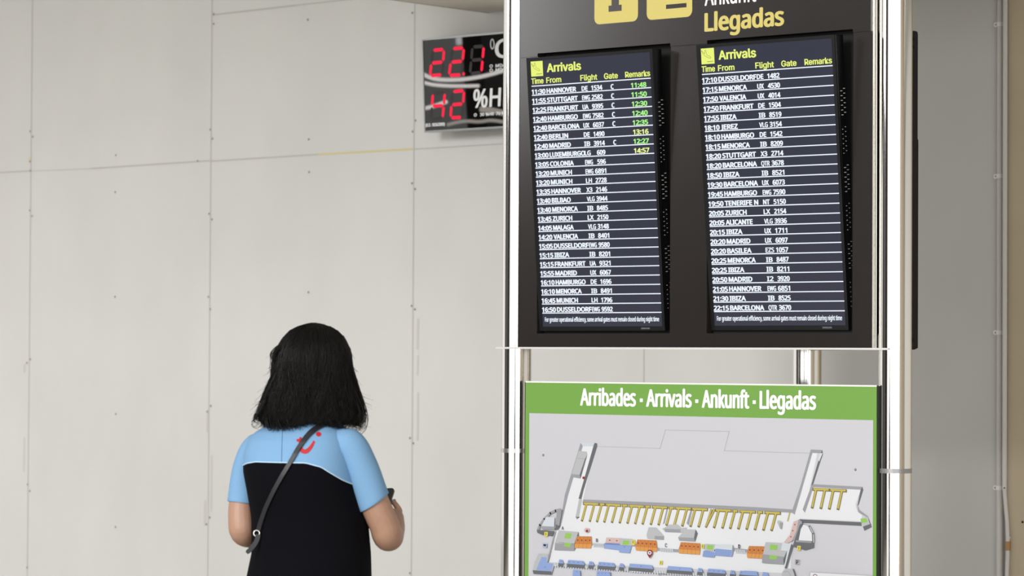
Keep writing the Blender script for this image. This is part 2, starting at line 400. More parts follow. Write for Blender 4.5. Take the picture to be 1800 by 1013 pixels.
CW = {'HANNOVER': .141, 'STUTTGART': .147, 'FRANKFURT': .147, 'HAMBURGO': .143, 'BARCELONA': .149, 'BERLIN': .092, 'MADRID': .103, 'LUXEMBURGO': .169, 'COLONIA': .113, 'MUNICH': .102, 'BILBAO': .09,
      'MENORCA': .122, 'ZURICH': .093, 'MALAGA': .098, 'VALENCIA': .117, 'DUSSELDORF': .166, 'IBIZA': .070, 'JEREZ': .073, 'TENERIFE N': .146, 'ALICANTE': .117, 'BASILEA': .106}
KW = {2: .027, 3: .036}
def screen(loc, tilt, rows, label):
    d = empty('flight_information_display', loc, (tilt, 0, 0), label, 'screen', 'flight screens on the totem')
    x0, x1, z0, z1 = -W_ / 2, W_ / 2, -H_ / 2, H_ / 2
    m = MB(); m.box(x0 - .0165, x1 + .012, .006, .056, z0 - .0165, z1 + .012, 0, .003); hs = m.build('housing', M['black'], d)
    for g in range(6):
        m = MB()
        for k in range(16 * g + 1, 16 * g + 13):
            zz = z1 - .17 - k * .0085; q = k % 2
            m.box(x1 + .0119, x1 + .0123, .020 + q * .018, .032 + q * .018 - (.006 if g % 2 else 0), zz - .0013, zz + .0013)
        m.build('vent_grille', M['slot'], hs)
    m = MB()
    m.box(x0 - .0165, x0, -.003, .006, z0 - .0165, z1 + .012); m.box(x1, x1 + .012, -.003, .006, z0 - .0165, z1 + .012)
    m.box(x0, x1, -.003, .006, z0 - .0165, z0); m.box(x0, x1, -.003, .006, z1, z1 + .012)
    bz = m.build('bezel', M['black'], d)
    m = MB(); text(m, 'SAMSUNG', 'inter', x1 - .098, x1 - .058, z0 - .0105, .006, -.0033, 0, .0003); m.build('maker_mark', M['logo_grey'], bz)
    m = MB(); m.box(x0, x1, 0, .004, z0, z1); m.build('screen_panel', M['screen'], d)
    X = lambda u: x0 + u
    Z = lambda v: z0 + v
    y = -.0006
    m = MB(); poly(m, [(X(.002), Z(.9585)), (X(.0605), Z(.9585)), (X(.0605), Z(1.016)), (X(.002), Z(1.016))], y)
    stroke(m, [(X(.004 + .052 * a), Z(.957 + .056 * b)) for a, b in PLANE] + [(X(.004 + .052 * PLANE[0][0]), Z(.957 + .056 * PLANE[0][1]))], .0011, y - .0004, 1)
    stroke(m, [(X(.028), Z(.967)), (X(.055), Z(.967))], .0016, y - .0004, 1)
    m.build('arrival_icon', [M['scr_yellow'], M['scr_black']], d)
    m = MB(); text(m, 'Arrivals', 'inter', X(.0815), X(.2437), Z(.9718), .031, y, 0, .0022); m.build('title_lettering', M['scr_yellow'], d)
    for s, a, b in (('Time', .002, .060), ('From', .0752, .1465), ('Flight', .2405, .3198), ('Gate', .3535, .4175), ('Remarks', .4535, .568)):
        m = MB(); text(m, s, 'inter', X(a), X(b), Z(.9305), .0205, y, 0, .0012); m.build('column_heading', M['scr_yellow'], d)
    p = (.9218 - .0518) / 25
    def line(zz):
        q = MB(); poly(q, [(X(.001), zz - .0019), (X(.572), zz - .0019), (X(.572), zz + .0019), (X(.001), zz + .0019)], y); return q
    line(Z(.9218)).build('heading_rule', M['scr_white'], d)
    for k, r in enumerate(rows):
        row = line(Z(.9218 - p * (k + 1))).build('flight_row', M['scr_white'], d)
        zb = Z(.8918 - p * k); cap = .0168
        def cell(name, s, a, b, bold, mt='scr_white', dz=0):
            q = MB(); text(q, s, 'noto', X(a), X(b), zb + dz, cap, y, 0, bold); q.build(name, M[mt], row)
        cell('time_lettering', r[0], .0015, .0668, .0017, dz=-.0005)
        cell('origin_lettering', r[1], .0748, .0748 + CW[r[1]], .0017)
        cell('airline_lettering', r[2], .2445, .2445 + KW[len(r[2])], .0014 if len(r[2]) < 3 else .0011)
        cell('flight_number_lettering', r[3], .2905 if len(r[3]) == 4 else .3035, .3415, .0015)
        if len(r) > 4:
            if r[4]: cell('gate_lettering', r[4], .3835, .395, .0017)
            cell('remark_lettering', r[5], .4785, .548, .0016, 'scr_lime' if r[5] in ('13:16', '14:57') else 'scr_green', -.0005)
    m = MB(); text(m, 'For greater operational efficiency, some arrival gates must remain closed during night time', 'noto', X(.0125), X(.5578), Z(.0185), .0165, y, 0, .0006)
    m.build('notice_lettering', M['scr_white'], d)
    return d
screen((.454, -.0884, 2.1763), R(4.8), ROWS_A, 'flight screen whose rows start at 11:30 HANNOVER, with green remark times')
screen((1.2575, -.0838, 2.1771), R(5.4), ROWS_B, 'flight screen whose rows start at 17:10 DUSSELDORF, with no remark times')

# ------------------------------------------------------------------ map board
BY = PY
mb_ = empty('map_board', (.86, 0, .25), (0, 0, 0), 'green framed airport map board between the poles under the flight screens', 'map')
def part(m, name, mats, par=mb_):
    m.v = [(x - .86, y, z - .25) for x, y, z in m.v]; return m.build(name, mats, par)
BX0, BX1, BZ1, BZ0 = .095, 1.689, 1.458, .25
m = MB(); m.box(BX0, BX1, BY, BY + .012, BZ0, BZ1, 0)
m.mi = [0, 1, 0, 2, 2, 2]; part(m, 'backing_board', [M['green'], M['board_edge'], M['board_black']])
m = MB(); m.box(BX1, BX1 + .005, BY + .002, BY + .02, BZ0, BZ1 - .002); m.box(BX0 - .006, BX0, BY + .002, BY + .02, BZ0, BZ1 - .002)  # right: black board edge; left: shaded gap at the pole, painted black
part(m, 'edge_and_gap_strip', M['board_black'])
m = MB(); m.box(BX0, BX1, BY - .0004, BY + .004, BZ1 - .0045, BZ1 + .001); part(m, 'top_trim', M['board_edge'])
m = MB(); m.box(BX0 + .02, BX1 - .014, BY - .001, BY + .001, BZ0 + .03, 1.55 - .214); part(m, 'map_sheet', M['sheet'])
m = MB()
for s, a, b in (('Arribades', 1021, 1117), ('Arrivals', 1137, 1215), ('Ankunft', 1235, 1316), ('Llegadas', 1336.5, 1433.5)):
    pa_, pb_ = on_y(a, 715, BY), on_y(b, 719, BY); text(m, s, 'noto', pa_.x, pb_.x, 1.55 - .1795, .0615, BY - .0008, 0, .0033)
for px in (1127.5, 1225, 1326): c = on_y(px, 709, BY); poly(m, [(c.x - .007, 1.386), (c.x + .007, 1.386), (c.x + .007, 1.399), (c.x - .007, 1.399)], BY - .0008)
part(m, 'title_lettering', M['white_vinyl'])
for px, py in ((955.4, 800.3), (1504, 826)):
    c = on_y(px, py, BY); m = MB(); m.tube([(c.x, BY - .001, c.z), (c.x, BY - .004, c.z)], [.005, .0035], 12); part(m, 'screw', M['ring'])

# printed map drawing
MC = {k: mat('map_' + k, rgb(*(c * .88 for c in v)), .45) for k, v in dict(lg=(190, 193, 196), g=(160, 161, 168), dg=(104, 106, 112), w=(236, 238, 243), ye=(206, 188, 86), yd=(120, 108, 50), yl=(226, 216, 84), gr=(150, 205, 90),
      orange=(208, 132, 62), ol=(226, 158, 80), od=(160, 98, 48), bl=(146, 170, 222), bd=(112, 136, 196), bs=(172, 190, 222), pk=(216, 188, 186), line=(188, 189, 194), red=(150, 42, 48), ltw=(216, 224, 232), blk=(40, 40, 44), apron=(206, 206, 212)).items()}
MK = list(MC); cnt = [0]
dm = MB()
def mp(pts, col, off=(0, 0, 1)):
    cnt[0] += 1; y = BY - .0016 - cnt[0] * .00002
    q = [on_y(off[0] + x / off[2], off[1] + yy / off[2], BY - .0016) for x, yy in pts]
    poly(dm, [(p.x, p.z) for p in q], y, MK.index(col))
def ml(pts, w, col, off=(0, 0, 1)):
    cnt[0] += 1; y = BY - .0016 - cnt[0] * .00002
    q = [on_y(off[0] + x / off[2], off[1] + yy / off[2], BY - .0016) for x, yy in pts]
    stroke(dm, [(p.x, p.z) for p in q], w / 480.0, y, MK.index(col))
def mc(x, yy, r, col, off=(0, 0, 1)): mp([(x + r * cos(2 * pi * k / 14), yy + r * sin(2 * pi * k / 14)) for k in range(14)], col, off)
Z1, Z2, Z3, Z4, Z5 = (900, 650, 4.823), (1220, 650, 4.823), (910, 860, 6.623), (1110, 860, 6.623), (1310, 820, 5.248)
# apron outline
ml([(1050.3, 785.2), (1160.2, 788.5), (1169.5, 756.3), (1281.7, 758.8), (1273, 792.6), (1424, 797)], .9, 'line')
# floors
mp([(1024, 783), (1046, 785), (1024, 884), (1394, 902), (1425.5, 797), (1437, 797), (1414, 905), (1404, 914), (1392, 945), (1390, 1013), (1380, 1008), (964.4, 989), (976.4, 935.5)], 'w')
mp([(1428, 855), (1513.5, 860), (1504, 888), (1507, 899), (1516, 906), (1513.5, 917), (1405, 912), (1414, 900)], 'w')
mp([(1020, 779), (1046, 779), (1044, 785), (1023, 785)], 'ltw')
for k in range(6): ml([(1024.5 + 3.6 * k, 779.5), (1023.5 + 3.6 * k, 784.5)], .8, 'bs')
mp([(1045, 779), (1049.7, 779.6), (1049.9, 785), (1026, 862), (1022, 878), (1017, 877), (1043, 785)], 'dg')
mp([(1018, 877), (1023.5, 879), (1017.5, 911), (1012, 908)], 'lg'); mp([(1012, 907), (1017.5, 911), (1019, 909), (1014.5, 914), (1012, 910)], 'g')
mp([(1020.8, 778.5), (1024.5, 784.8), (998.5, 872), (986, 925), (983, 930), (993, 870)], 'g')
mp([(565, 690), (635, 695), (640, 722), (582, 925), (510, 905), (508, 880)], 'lg', Z1); mp([(618, 760), (640, 722), (582, 925), (574, 892)], 'dg', Z1); mp([(508, 886), (574, 892), (582, 925), (508, 912)], 'g', Z1)
ml([(550, 752), (618, 758)], .6, 'g', Z1); mc(608, 918, 12, 'red', Z1)
# top wall of the hall
mp([(1025.5, 878.4), (1130, 882.6), (1330, 892), (1394, 896), (1396, 902), (1330, 897.6), (1130, 888), (1024, 883.5)], 'g')
mp([(415, 205), (432, 210), (388, 400), (366, 412)], 'g', Z4); mp([(698, 215), (716, 222), (668, 425), (642, 400)], 'g', Z4)
# right pier
mp([(1425.3, 790.5), (1445.5, 791.5), (1446, 798), (1443, 797), (1427.5, 796)], 'g')
mp([(1425.3, 790.5), (1428, 797), (1420, 825), (1397, 905), (1391.5, 901), (1407, 855)], 'g')
mp([(1445.5, 791.5), (1446.5, 799), (1441, 815), (1428, 856), (1425.5, 855), (1441, 802)], 'dg'); mp([(1442, 797), (1446, 797), (1440, 812), (1438.5, 808)], 'ltw')
mp([(1427, 852), (1430, 857), (1415, 902), (1411, 896)], 'g')
mp([(1429, 851.4), (1515.8, 856.2), (1517.5, 861.5), (1427, 856.5)], 'g'); mp([(1515.8, 856.2), (1517.5, 861.5), (1509.5, 887.6), (1507, 890), (1513, 861)], 'dg')
mp([(1507, 887), (1511, 897), (1525, 907), (1526, 911), (1509, 901)], 'g'); ml([(1525.5, 909), (1532, 926.7)], 1.3, 'dg')
mp([(1513, 912), (1526, 909), (1529, 924), (1518, 926)], 'lg'); mp([(1512.5, 912.5), (1523, 911.5), (1525.5, 918), (1514.5, 920)], 'gr'); mp([(1517, 926), (1531, 921), (1532.4, 927), (1519.6, 933.5)], 'dg')
mp([(1405.3, 913.2), (1513.9, 918.4), (1515, 925), (1410, 919.5)], 'dg')
# baggage belts
def belts(groups, top, bot, dxt):
    for gset in groups:
        for bx in gset: ml([(bx + dxt, top(bx + dxt)), (bx, bot(bx))], 5.0, 'yd')
        a, b = min(gset) + dxt - (3 if len(gset) == 1 else 5), max(gset) + dxt + (5 if len(gset) == 1 else 7)
        ml([(a, top(a)), (b, top(b))], 5.2, 'yd')
        ml([(a + 1, top(a) - .4), (b - 1, top(b) - .4)], 3.2, 'ye')
        for bx in gset: ml([(bx + dxt, top(bx + dxt)), (bx + .4, bot(bx) - 2)], 3.2, 'ye')
belts([[1023.2, 1037], [1049.7], [1062.5, 1076], [1089.7], [1103.3, 1116.9], [1130], [1144.4, 1158], [1171.9], [1185.5, 1199.8], [1214.2, 1228.5], [1255.7, 1270.4], [1284], [1298.4, 1313], [1327.5], [1342.4, 1356.7]],
      lambda x: 886 + (x - 1031) * .0493, lambda x: 915.6 + (x - 1023) * .0503, 8)
for q in ((1241.4, 1251), (1241.4, 1256)): ml([(q[1], 896.5), (q[0], 926.5)], 4, 'yd'); ml([(q[1], 896.5), (q[0], 925.5)], 2.4, 'ye')
ml([(1388.5, 902), (1385, 916)], 2.2, 'ye')
belts([[1428.1, 1443.4], [1458.2, 1473.5]], lambda x: 860.6 + (x - 1435) * .048, lambda x: 892.6 + (x - 1428) * .06, 7)
# buildings in the middle
mp([(390, 450), (440, 415), (540, 412), (585, 455), (645, 448), (640, 490), (580, 508), (400, 500), (362, 460)], 'lg', Z4); mp([(385, 462), (578, 470), (578, 505), (398, 500)], 'g', Z4)
mp([(205, 445), (290, 448), (380, 545), (378, 592), (190, 578), (180, 535)], 'lg', Z4); mp([(275, 545), (380, 550), (378, 592), (275, 586)], 'g', Z4)
mp([(640, 470), (752, 472), (775, 518), (745, 612), (560, 600), (548, 560)], 'lg', Z4); mp([(752, 472), (775, 518), (745, 612), (733, 565)], 'dg', Z4); mp([(550, 562), (733, 568), (745, 612), (560, 600)], 'g', Z4)
mp([(302, 500), (330, 502), (350, 520), (340, 580), (318, 560), (300, 520)], 'lg', Z5); mp([(322, 520), (350, 520), (340, 582), (324, 575)], 'g', Z5)
# band between the blocks
for a, b in (((870, 640), (1020, 650)), ((1340, 655), (1390, 660))): ml([a, b], 3.5, 'g', Z3); 
for k in range(8): ml([(885 + 16 * k, 632 + k), (893 + 16 * k, 672 + k)], 1.6, 'ltw', Z3)
ml([(310, 700), (560, 720)], 5, 'g', Z4); ml([(1180, 700), (1370, 722)], 5, 'g', Z4)
for k in range(8): ml([(338 + 20 * k, 690 + 1.5 * k), (348 + 20 * k, 725 + 1.5 * k)], 1.9, 'ltw', Z4)
for k in range(6): ml([(1218 + 20 * k, 705 + 1.5 * k), (1228 + 20 * k, 745 + 1.5 * k)], 1.9, 'ltw', Z4)
# grey block with green squares, left
mp([(485, 482), (712, 500), (665, 640), (440, 632)], 'lg', Z3); mp([(440, 630), (668, 640), (665, 720), (435, 712)], 'g', Z3); mp([(712, 500), (718, 560), (668, 718), (662, 660)], 'dg', Z3); ml([(482, 620), (670, 640)], .6, 'dg', Z3)
mp([(565, 512), (638, 518), (622, 578), (550, 572)], 'gr', Z3); mp([(555, 625), (630, 632), (612, 676), (543, 668)], 'gr', Z3)
def orange(top, front, off, n):
    mp(top, 'orange', off); mp(front, 'ol', off)
    a, b, c2, d2 = (Vector(v) for v in (top[0], top[1], front[2], front[3]))
    for k in range(1, n): ml([a.lerp(b, k / n), d2.lerp(c2, k / n)], .5, 'od', off)
    c0, d0 = Vector(top[-1]), Vector(top[-2])
    for k in range(n): q = a.lerp(b, (k + .5) / n).lerp(c0.lerp(d0, (k + .5) / n), .5); mc(q.x, q.y, 9 if off[2] > 6 else 7, 'red', off)
orange([(695, 550), (865, 552), (870, 645), (672, 640)], [(672, 640), (870, 645), (856, 692), (668, 686)], Z3, 4)
orange([(75, 588), (295, 598), (308, 690), (50, 668)], [(50, 668), (308, 690), (298, 732), (60, 715)], Z4, 5)
orange([(582, 618), (806, 632), (806, 718), (556, 700)], [(556, 700), (806, 718), (800, 764), (560, 748)], Z4, 5)
orange([(40, 735), (196, 740), (178, 815), (20, 805)], [(20, 805), (178, 815), (162, 852), (25, 845)], Z5, 4)
mp([(1040, 565), (1200, 572), (1195, 632), (1030, 628)], 'pk', Z3); mp([(1200, 572), (1345, 582), (1335, 662), (1192, 652)], 'lg', Z3); mp([(1238, 597), (1308, 603), (1302, 652), (1228, 647)], 'gr', Z3)
mp([(1020, 632), (1198, 645), (1192, 712), (1012, 690)], 'bl', Z3); mp([(1020, 628), (1198, 640), (1197, 655), (1018, 644)], 'bd', Z3); mp([(1195, 655), (1335, 665), (1312, 748), (1188, 736)], 'bl', Z3)
for q in ((1080, 597), (1163, 601)): mc(*q, 8, 'red', Z3)
mc(1250, 675, 8, 'bd', Z3)
def ysign(x, y, off, w=34, h=54):
    mp([(x, y), (x + w, y + 1), (x + w - 4, y + h), (x - 4, y + h - 1)], 'yl', off); ml([(x + w * .45, y + h * .25), (x + w * .4, y + h * .75)], 1.2, 'blk', off)
ysign(1340, 600, Z3); ysign(12, 590, Z4); ysign(822, 640, Z4); ysign(335, 833, Z4, 36, 48)
mp([(868, 638), (985, 645), (972, 722), (858, 716)], 'lg', Z4); mp([(895, 650), (966, 655), (956, 706), (884, 700)], 'gr', Z4); mp([(985, 645), (1192, 650), (1180, 722), (972, 702)], 'ltw', Z4)
mp([(1185, 650), (1200, 690), (1180, 790), (1176, 720)], 'g', Z4)
mp([(985, 692), (1188, 712), (1176, 788), (975, 772)], 'bl', Z4); mp([(845, 716), (985, 735), (972, 798), (835, 785)], 'bl', Z4)
for k in range(9): ml([(1000 + 20 * k, 700 + 1.5 * k), (990 + 20 * k, 772 + 1.5 * k)], .6, 'bd', Z4)
for k in range(6): ml([(862 + 20 * k, 722 + 2 * k), (852 + 20 * k, 785 + 2 * k)], .6, 'bd', Z4)
# right block
mp([(195, 700), (408, 712), (392, 800), (360, 860), (163, 848)], 'lg', Z5); mp([(163, 810), (365, 835), (360, 905), (163, 892)], 'g', Z5); mp([(392, 780), (388, 820), (362, 903), (358, 858)], 'dg', Z5); mp([(350, 705), (410, 712), (395, 780), (335, 775)], 'ltw', Z5)
mp([(240, 722), (308, 728), (300, 772), (232, 768)], 'gr', Z5); mp([(233, 820), (304, 826), (294, 860), (227, 855)], 'gr', Z5)
mp([(455, 510), (503, 492), (478, 600), (440, 688), (400, 708), (365, 700), (420, 630)], 'pk', Z5); mp([(500, 492), (535, 512), (475, 690), (440, 680), (478, 600)], 'g', Z5)
for q in ((465, 538), (446, 594), (428, 650)): mc(*q, 6, 'red', Z5)
mp([(535, 525), (600, 550), (640, 620), (640, 750), (560, 775), (445, 740), (470, 660), (510, 540)], 'dg', Z5); mp([(545, 535), (588, 555), (622, 620), (625, 690), (500, 682), (520, 580)], 'w', Z5)
ml([(560, 535), (600, 552), (636, 620), (640, 700)], 2.4, 'lg', Z5); ml([(478, 690), (615, 700)], 3, 'g', Z5); ysign(488, 733, Z5, 32, 44)
mp([(450, 728), (425, 715), (370, 938), (388, 945)], 'dg', Z5); mp([(410, 715), (432, 715), (375, 930), (366, 925)], 'ltw', Z5)
mp([(375, 942), (450, 950), (480, 1030), (345, 1030), (350, 980)], 'lg', Z5); ml([(450, 950), (476, 1030)], 2.5, 'dg', Z5); ml([(360, 975), (400, 968), (425, 1000), (420, 1030)], .8, 'g', Z5)
# P box
ml([(470, 862), (505, 864), (503, 905), (468, 903), (470, 862)], .9, 'g', Z5)
# left arc building
ml([(505, 240), (450, 252), (390, 280), (320, 350), (268, 420), (245, 478)], 4.5, 'g', Z3); mp([(345, 322), (440, 330), (435, 440), (285, 430)], 'ltw', Z3); mp([(275, 430), (440, 438), (440, 475), (300, 470)], 'g', Z3); mp([(500, 235), (525, 240), (492, 445), (440, 455), (470, 260)], 'g', Z3)
mp([(232, 475), (320, 480), (440, 490), (410, 548), (300, 535), (240, 510)], 'dg', Z3); ysign(322, 498, Z3, 40, 54); mp([(455, 410), (500, 430), (480, 470), (445, 480)], 'dg', Z3)
mp([(440, 500), (455, 480), (378, 800), (360, 855), (350, 840)], 'g', Z3)
mp([(302, 628), (352, 632), (348, 685), (298, 680)], 'bs', Z3); mp([(312, 640), (345, 645), (335, 670), (308, 660)], 'blk', Z3)
mc(815, 480, 30, 'pk', Z3); mc(818, 488, 16, 'red', Z3)
# left bottom corner building
mp([(255, 750), (368, 758), (352, 858), (440, 868), (405, 990), (190, 985), (185, 950), (210, 850)], 'lg', Z3); mp([(290, 790), (352, 795), (350, 860), (425, 870), (405, 955), (225, 945), (262, 850)], 'bl', Z3); mp([(185, 945), (408, 958), (405, 997), (195, 987)], 'dg', Z3); mc(330, 910, 8, 'bd', Z3)
# counter row along the front
def row(x0, x1, off, ya, n):
    yt = lambda x: ya + (x - 490) * .0640 if off is Z3 else ya + (x) * .0640
    t = .049
    mp([(x0 + 12, yt(x0)), (x1 - 18, yt(x1)), (x1, yt(x1) + 46), (x0, yt(x0) + 44)], 'bl', off); mp([(x0, yt(x0) + 44), (x1, yt(x1) + 46), (x1 - 5, yt(x1) + 86), (x0 - 4, yt(x0) + 82)], 'dg', off)
    for k in range(n): q = x0 + (x1 - x0) * (k + .5) / n; mc(q, yt(q) + 22, 7, 'bd', off)
ml([(430, 885), (1457, 950)], 4.0, 'lg', Z3); ml([(0, 945), (1457, 1040)], 4.0, 'lg', Z4)
for k in range(34): ml([(445 + 30 * k, 868 + 1.93 * k), (452 + 30 * k, 905 + 1.93 * k)], 2.4, 'ltw', Z3)
for k in range(46): ml([(10 + 30 * k, 930 + 1.93 * k), (18 + 30 * k, 968 + 1.93 * k)], 2.4, 'ltw', Z4)
for a, b, n in ((488, 548, 1), (590, 795, 4), (838, 902, 1), (948, 1150, 4), (1196, 1256, 1)): row(a, b, Z3, 818, n)
for a, b, n in ((-16, 268, 1), (428, 728, 1), (783, 845, 1), (897, 1110, 4), (1162, 1222, 1), (1270, 1480, 4)): row(a, b, Z4, 868, n)
mp([(175, 975), (215, 978), (225, 1012), (168, 1010)], 'bl', Z5); mp([(0, 962), (118, 968), (130, 1010), (-10, 1002)], 'bl', Z5)
for a, b, n in ((660, 748, 1), (938, 1098, 4)):
    mp([(a, 938 + (a - 660) * .05), (b - 8, 940 + (b - 660) * .05), (b, 1040), (a - 5, 1035)], 'bl', Z3)
    for k in range(n): mc(a + (b - a) * (k + .5) / n, 962 + (a - 660) * .06, 7, 'bd', Z3)
ml([(345, 985), (335, 1030)], 1.0, 'dg', Z4); ml([(345, 985), (420, 990)], .8, 'dg', Z4)
# you-are-here pin
mp([(228, 808), (200, 760), (196, 735), (212, 708), (245, 708), (260, 735), (256, 760)], 'red', Z4); mc(228, 742, 21, 'w', Z4); mc(228, 742, 9, 'blk', Z4)
# legend box
mp([(610, 975), (1185, 1008), (1180, 1080), (606, 1080)], 'w', Z5); ml([(606, 1080), (610, 975), (1185, 1008)], .8, 'g', Z5)
ml([(657 + 18 * cos(2 * pi * k / 16), 1014 + 18 * sin(2 * pi * k / 16)) for k in range(17)], 1.1, 'red', Z5)
part(dm, 'printed_map', list(MC.values()))
m = MB()
for s, px, py, h in (('A', 990.3, 931.5, 6), ('B', 1050.7, 953, 6), ('C', 1172, 962, 6.5), ('D', 1301, 964, 6.5), ('P', 1402.5, 991.5, 6)):
    p = on_y(px, py, BY); text(m, s, 'inter', p.x - h * .33 / 480, p.x + h * .33 / 480, p.z, h / 480, BY - .0052, 0, .0003)
part(m, 'map_lettering', MC['blk'])

# ------------------------------------------------------------------ temperature and humidity sign on the wall
tdy = -.17
A_ = on_wall(742, 68.5, tdy); B_ = on_wall(743.5, 233, tdy)
tw = (WF @ Matrix.Translation((0, WALL_Y + tdy, 0)))
th = empty('temperature_display', (0, 0, 0), (0, 0, 0), 'black digital sign with red figures 22.1 and 42 beside the chrome pole', 'sign')
HH = A_.z - B_.z; WW = .60
th.matrix_world = tw @ Matrix.Translation((A_.x, 0, A_.z)) @ Matrix.Rotation(R(3.0), 4, 'X')
sx = 1 / 312.0; sz = HH / 164.5
# local px helper: u,v in zoomed pixels from the sign's upper left corner
def tp(u, v):                      # u,v in 3.895x pixels of the crop that starts at (720,0)
    px, py = 720 + u / 3.895, v / 3.895
    d = th.matrix_world.inverted().to_3x3() @ ray(px, py); o = th.matrix_world.inverted() @ CAM
    q = o + d * (-o.y / d.y); return (q.x, q.z)
m = MB(); m.box(0, WW, .0, .06, -HH, 0, 0, .004); m.build('housing', M['alu'], th)
m = MB(); fr = .009
m.box(0, WW, -.004, .001, -fr, 0); m.box(0, WW, -.004, .001, -HH, -HH + fr); m.box(0, fr * .8, -.004, .001, -HH + fr, -fr); m.box(WW - fr, WW, -.004, .001, -HH + fr, -fr)
m.build('frame', M['alu'], th)
m = MB(); m.box(fr * .8, WW - fr, -.0015, .001, -HH + fr, -fr); m.build('glass_front', M['glass_black'], th)
mm = MB()
for xx in (.12, .48): mm.box(xx - .02, xx + .02, .05, -tdy + .005, -HH * .75, -HH * .25)
mm.build('bracket', M['alu'], th)
def digit(c0, c1, c2, c3, on, dp=None):
    """corners in crop pixels: upper left, upper right, lower right, lower left of the segment centre lines"""
    m = MB(); q = [Vector(tp(*c)) for c in (c0, c1, c2, c3)]
    ml_, mr_ = (q[0] + q[3]) / 2, (q[1] + q[2]) / 2
    segs = dict(a=(q[0], q[1]), b=(q[1], mr_), c=(mr_, q[2]), d=(q[3], q[2]), e=(ml_, q[3]), f=(q[0], ml_), g=(ml_, mr_))
    w = .0165
    for s, (a, b) in segs.items():
        t = (b - a).normalized(); nn = Vector((-t.y, t.x)) * w / 2; a2, b2 = a + t * .004, b - t * .004
        lit = s in on
        poly(m, [a2 , a2 + t * w * .5 - nn, b2 - t * w * .5 - nn, b2, b2 - t * w * .5 + nn, a2 + t * w * .5 + nn], -.0021 if lit else -.0018, 0 if lit else 1)
    if dp:
        c = Vector(tp(*dp)); poly(m, [(c.x + .0085 * cos(2 * pi * k / 14), c.y + .0085 * sin(2 * pi * k / 14)) for k in range(14)], -.0021, 0)
    m.build('digit', [M['led'], M['led_off']], th)
digit((160, 345), (238, 338), (225, 512), (142, 520), 'abged')
digit((295, 334), (374, 327), (356, 512), (272, 518), 'abged', (372, 506))
digit((432, 322), (510, 316), (493, 497), (415, 505), 'bc')
digit((162, 640), (244, 634), (228, 810), (148, 815), 'fgbc')
digit((296, 628), (376, 620), (360, 803), (282, 808), 'abged')
m = MB()
def ttext(body, u0, u1, v, capv, bold, fn='noto', sh=.1):
    a, b, c = tp(u0, v), tp(u1, v), tp(u0, v - capv); text(m, body, fn, a[0], b[0], a[1], c[1] - a[1], -.0021, 0, bold, sh)
a_, b_ = tp(585, 395), tp(668, 385)
m = MB(); ttext('C', 588, 690, 398, 125, .0032, 'noto', .06)
c = Vector(tp(568, 302)); ring = [(c.x + .0115 * cos(2 * pi * k / 18), c.y + .023 * sin(2 * pi * k / 18)) for k in range(19)]; stroke(m, ring, .0065, -.0021); m.build('degree_lettering', M['white_vinyl'], th); m = MB()
ttext('%HR', 438, 712, 738, 122, .0032); m.build('humidity_lettering', M['white_vinyl'], th); m = MB()
ttext('O  Máx. 25', 550, 700, 464, 20, .0012); ttext('O  Mín. 21', 550, 700, 492, 20, .0012); m.build('small_print', M['white_vinyl'], th); m = MB(); ttext('O   30 %HR  70 %HR', 443, 690, 798, 20, .0012); m.build('small_print', M['white_vinyl'], th); m = MB(); ttext('(R.D. 1826/2009)', 112, 242, 868, 20, .0012)
m.build('small_print', M['white_vinyl'], th)
# curved tube lamps of the hall that the black glass mirrors
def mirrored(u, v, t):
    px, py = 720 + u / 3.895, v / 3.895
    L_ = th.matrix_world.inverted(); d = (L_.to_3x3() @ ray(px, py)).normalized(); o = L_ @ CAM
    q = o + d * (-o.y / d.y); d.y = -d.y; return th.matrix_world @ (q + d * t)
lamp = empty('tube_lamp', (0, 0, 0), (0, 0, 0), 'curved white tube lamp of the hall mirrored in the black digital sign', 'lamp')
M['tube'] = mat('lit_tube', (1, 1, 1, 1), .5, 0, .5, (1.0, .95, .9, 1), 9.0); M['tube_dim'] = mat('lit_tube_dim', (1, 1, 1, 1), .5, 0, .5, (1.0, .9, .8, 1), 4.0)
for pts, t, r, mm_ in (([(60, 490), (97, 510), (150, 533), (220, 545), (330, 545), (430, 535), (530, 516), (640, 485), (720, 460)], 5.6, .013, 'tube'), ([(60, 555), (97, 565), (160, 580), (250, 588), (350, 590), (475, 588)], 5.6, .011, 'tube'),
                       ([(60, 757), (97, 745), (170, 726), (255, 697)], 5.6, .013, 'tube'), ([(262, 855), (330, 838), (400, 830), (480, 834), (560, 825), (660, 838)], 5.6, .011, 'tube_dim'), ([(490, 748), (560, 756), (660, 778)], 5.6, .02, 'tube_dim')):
    m = MB(); m.tube(bez([mirrored(u, v, t) for u, v in pts]), r, 10); m.build('tube', M[mm_], lamp)

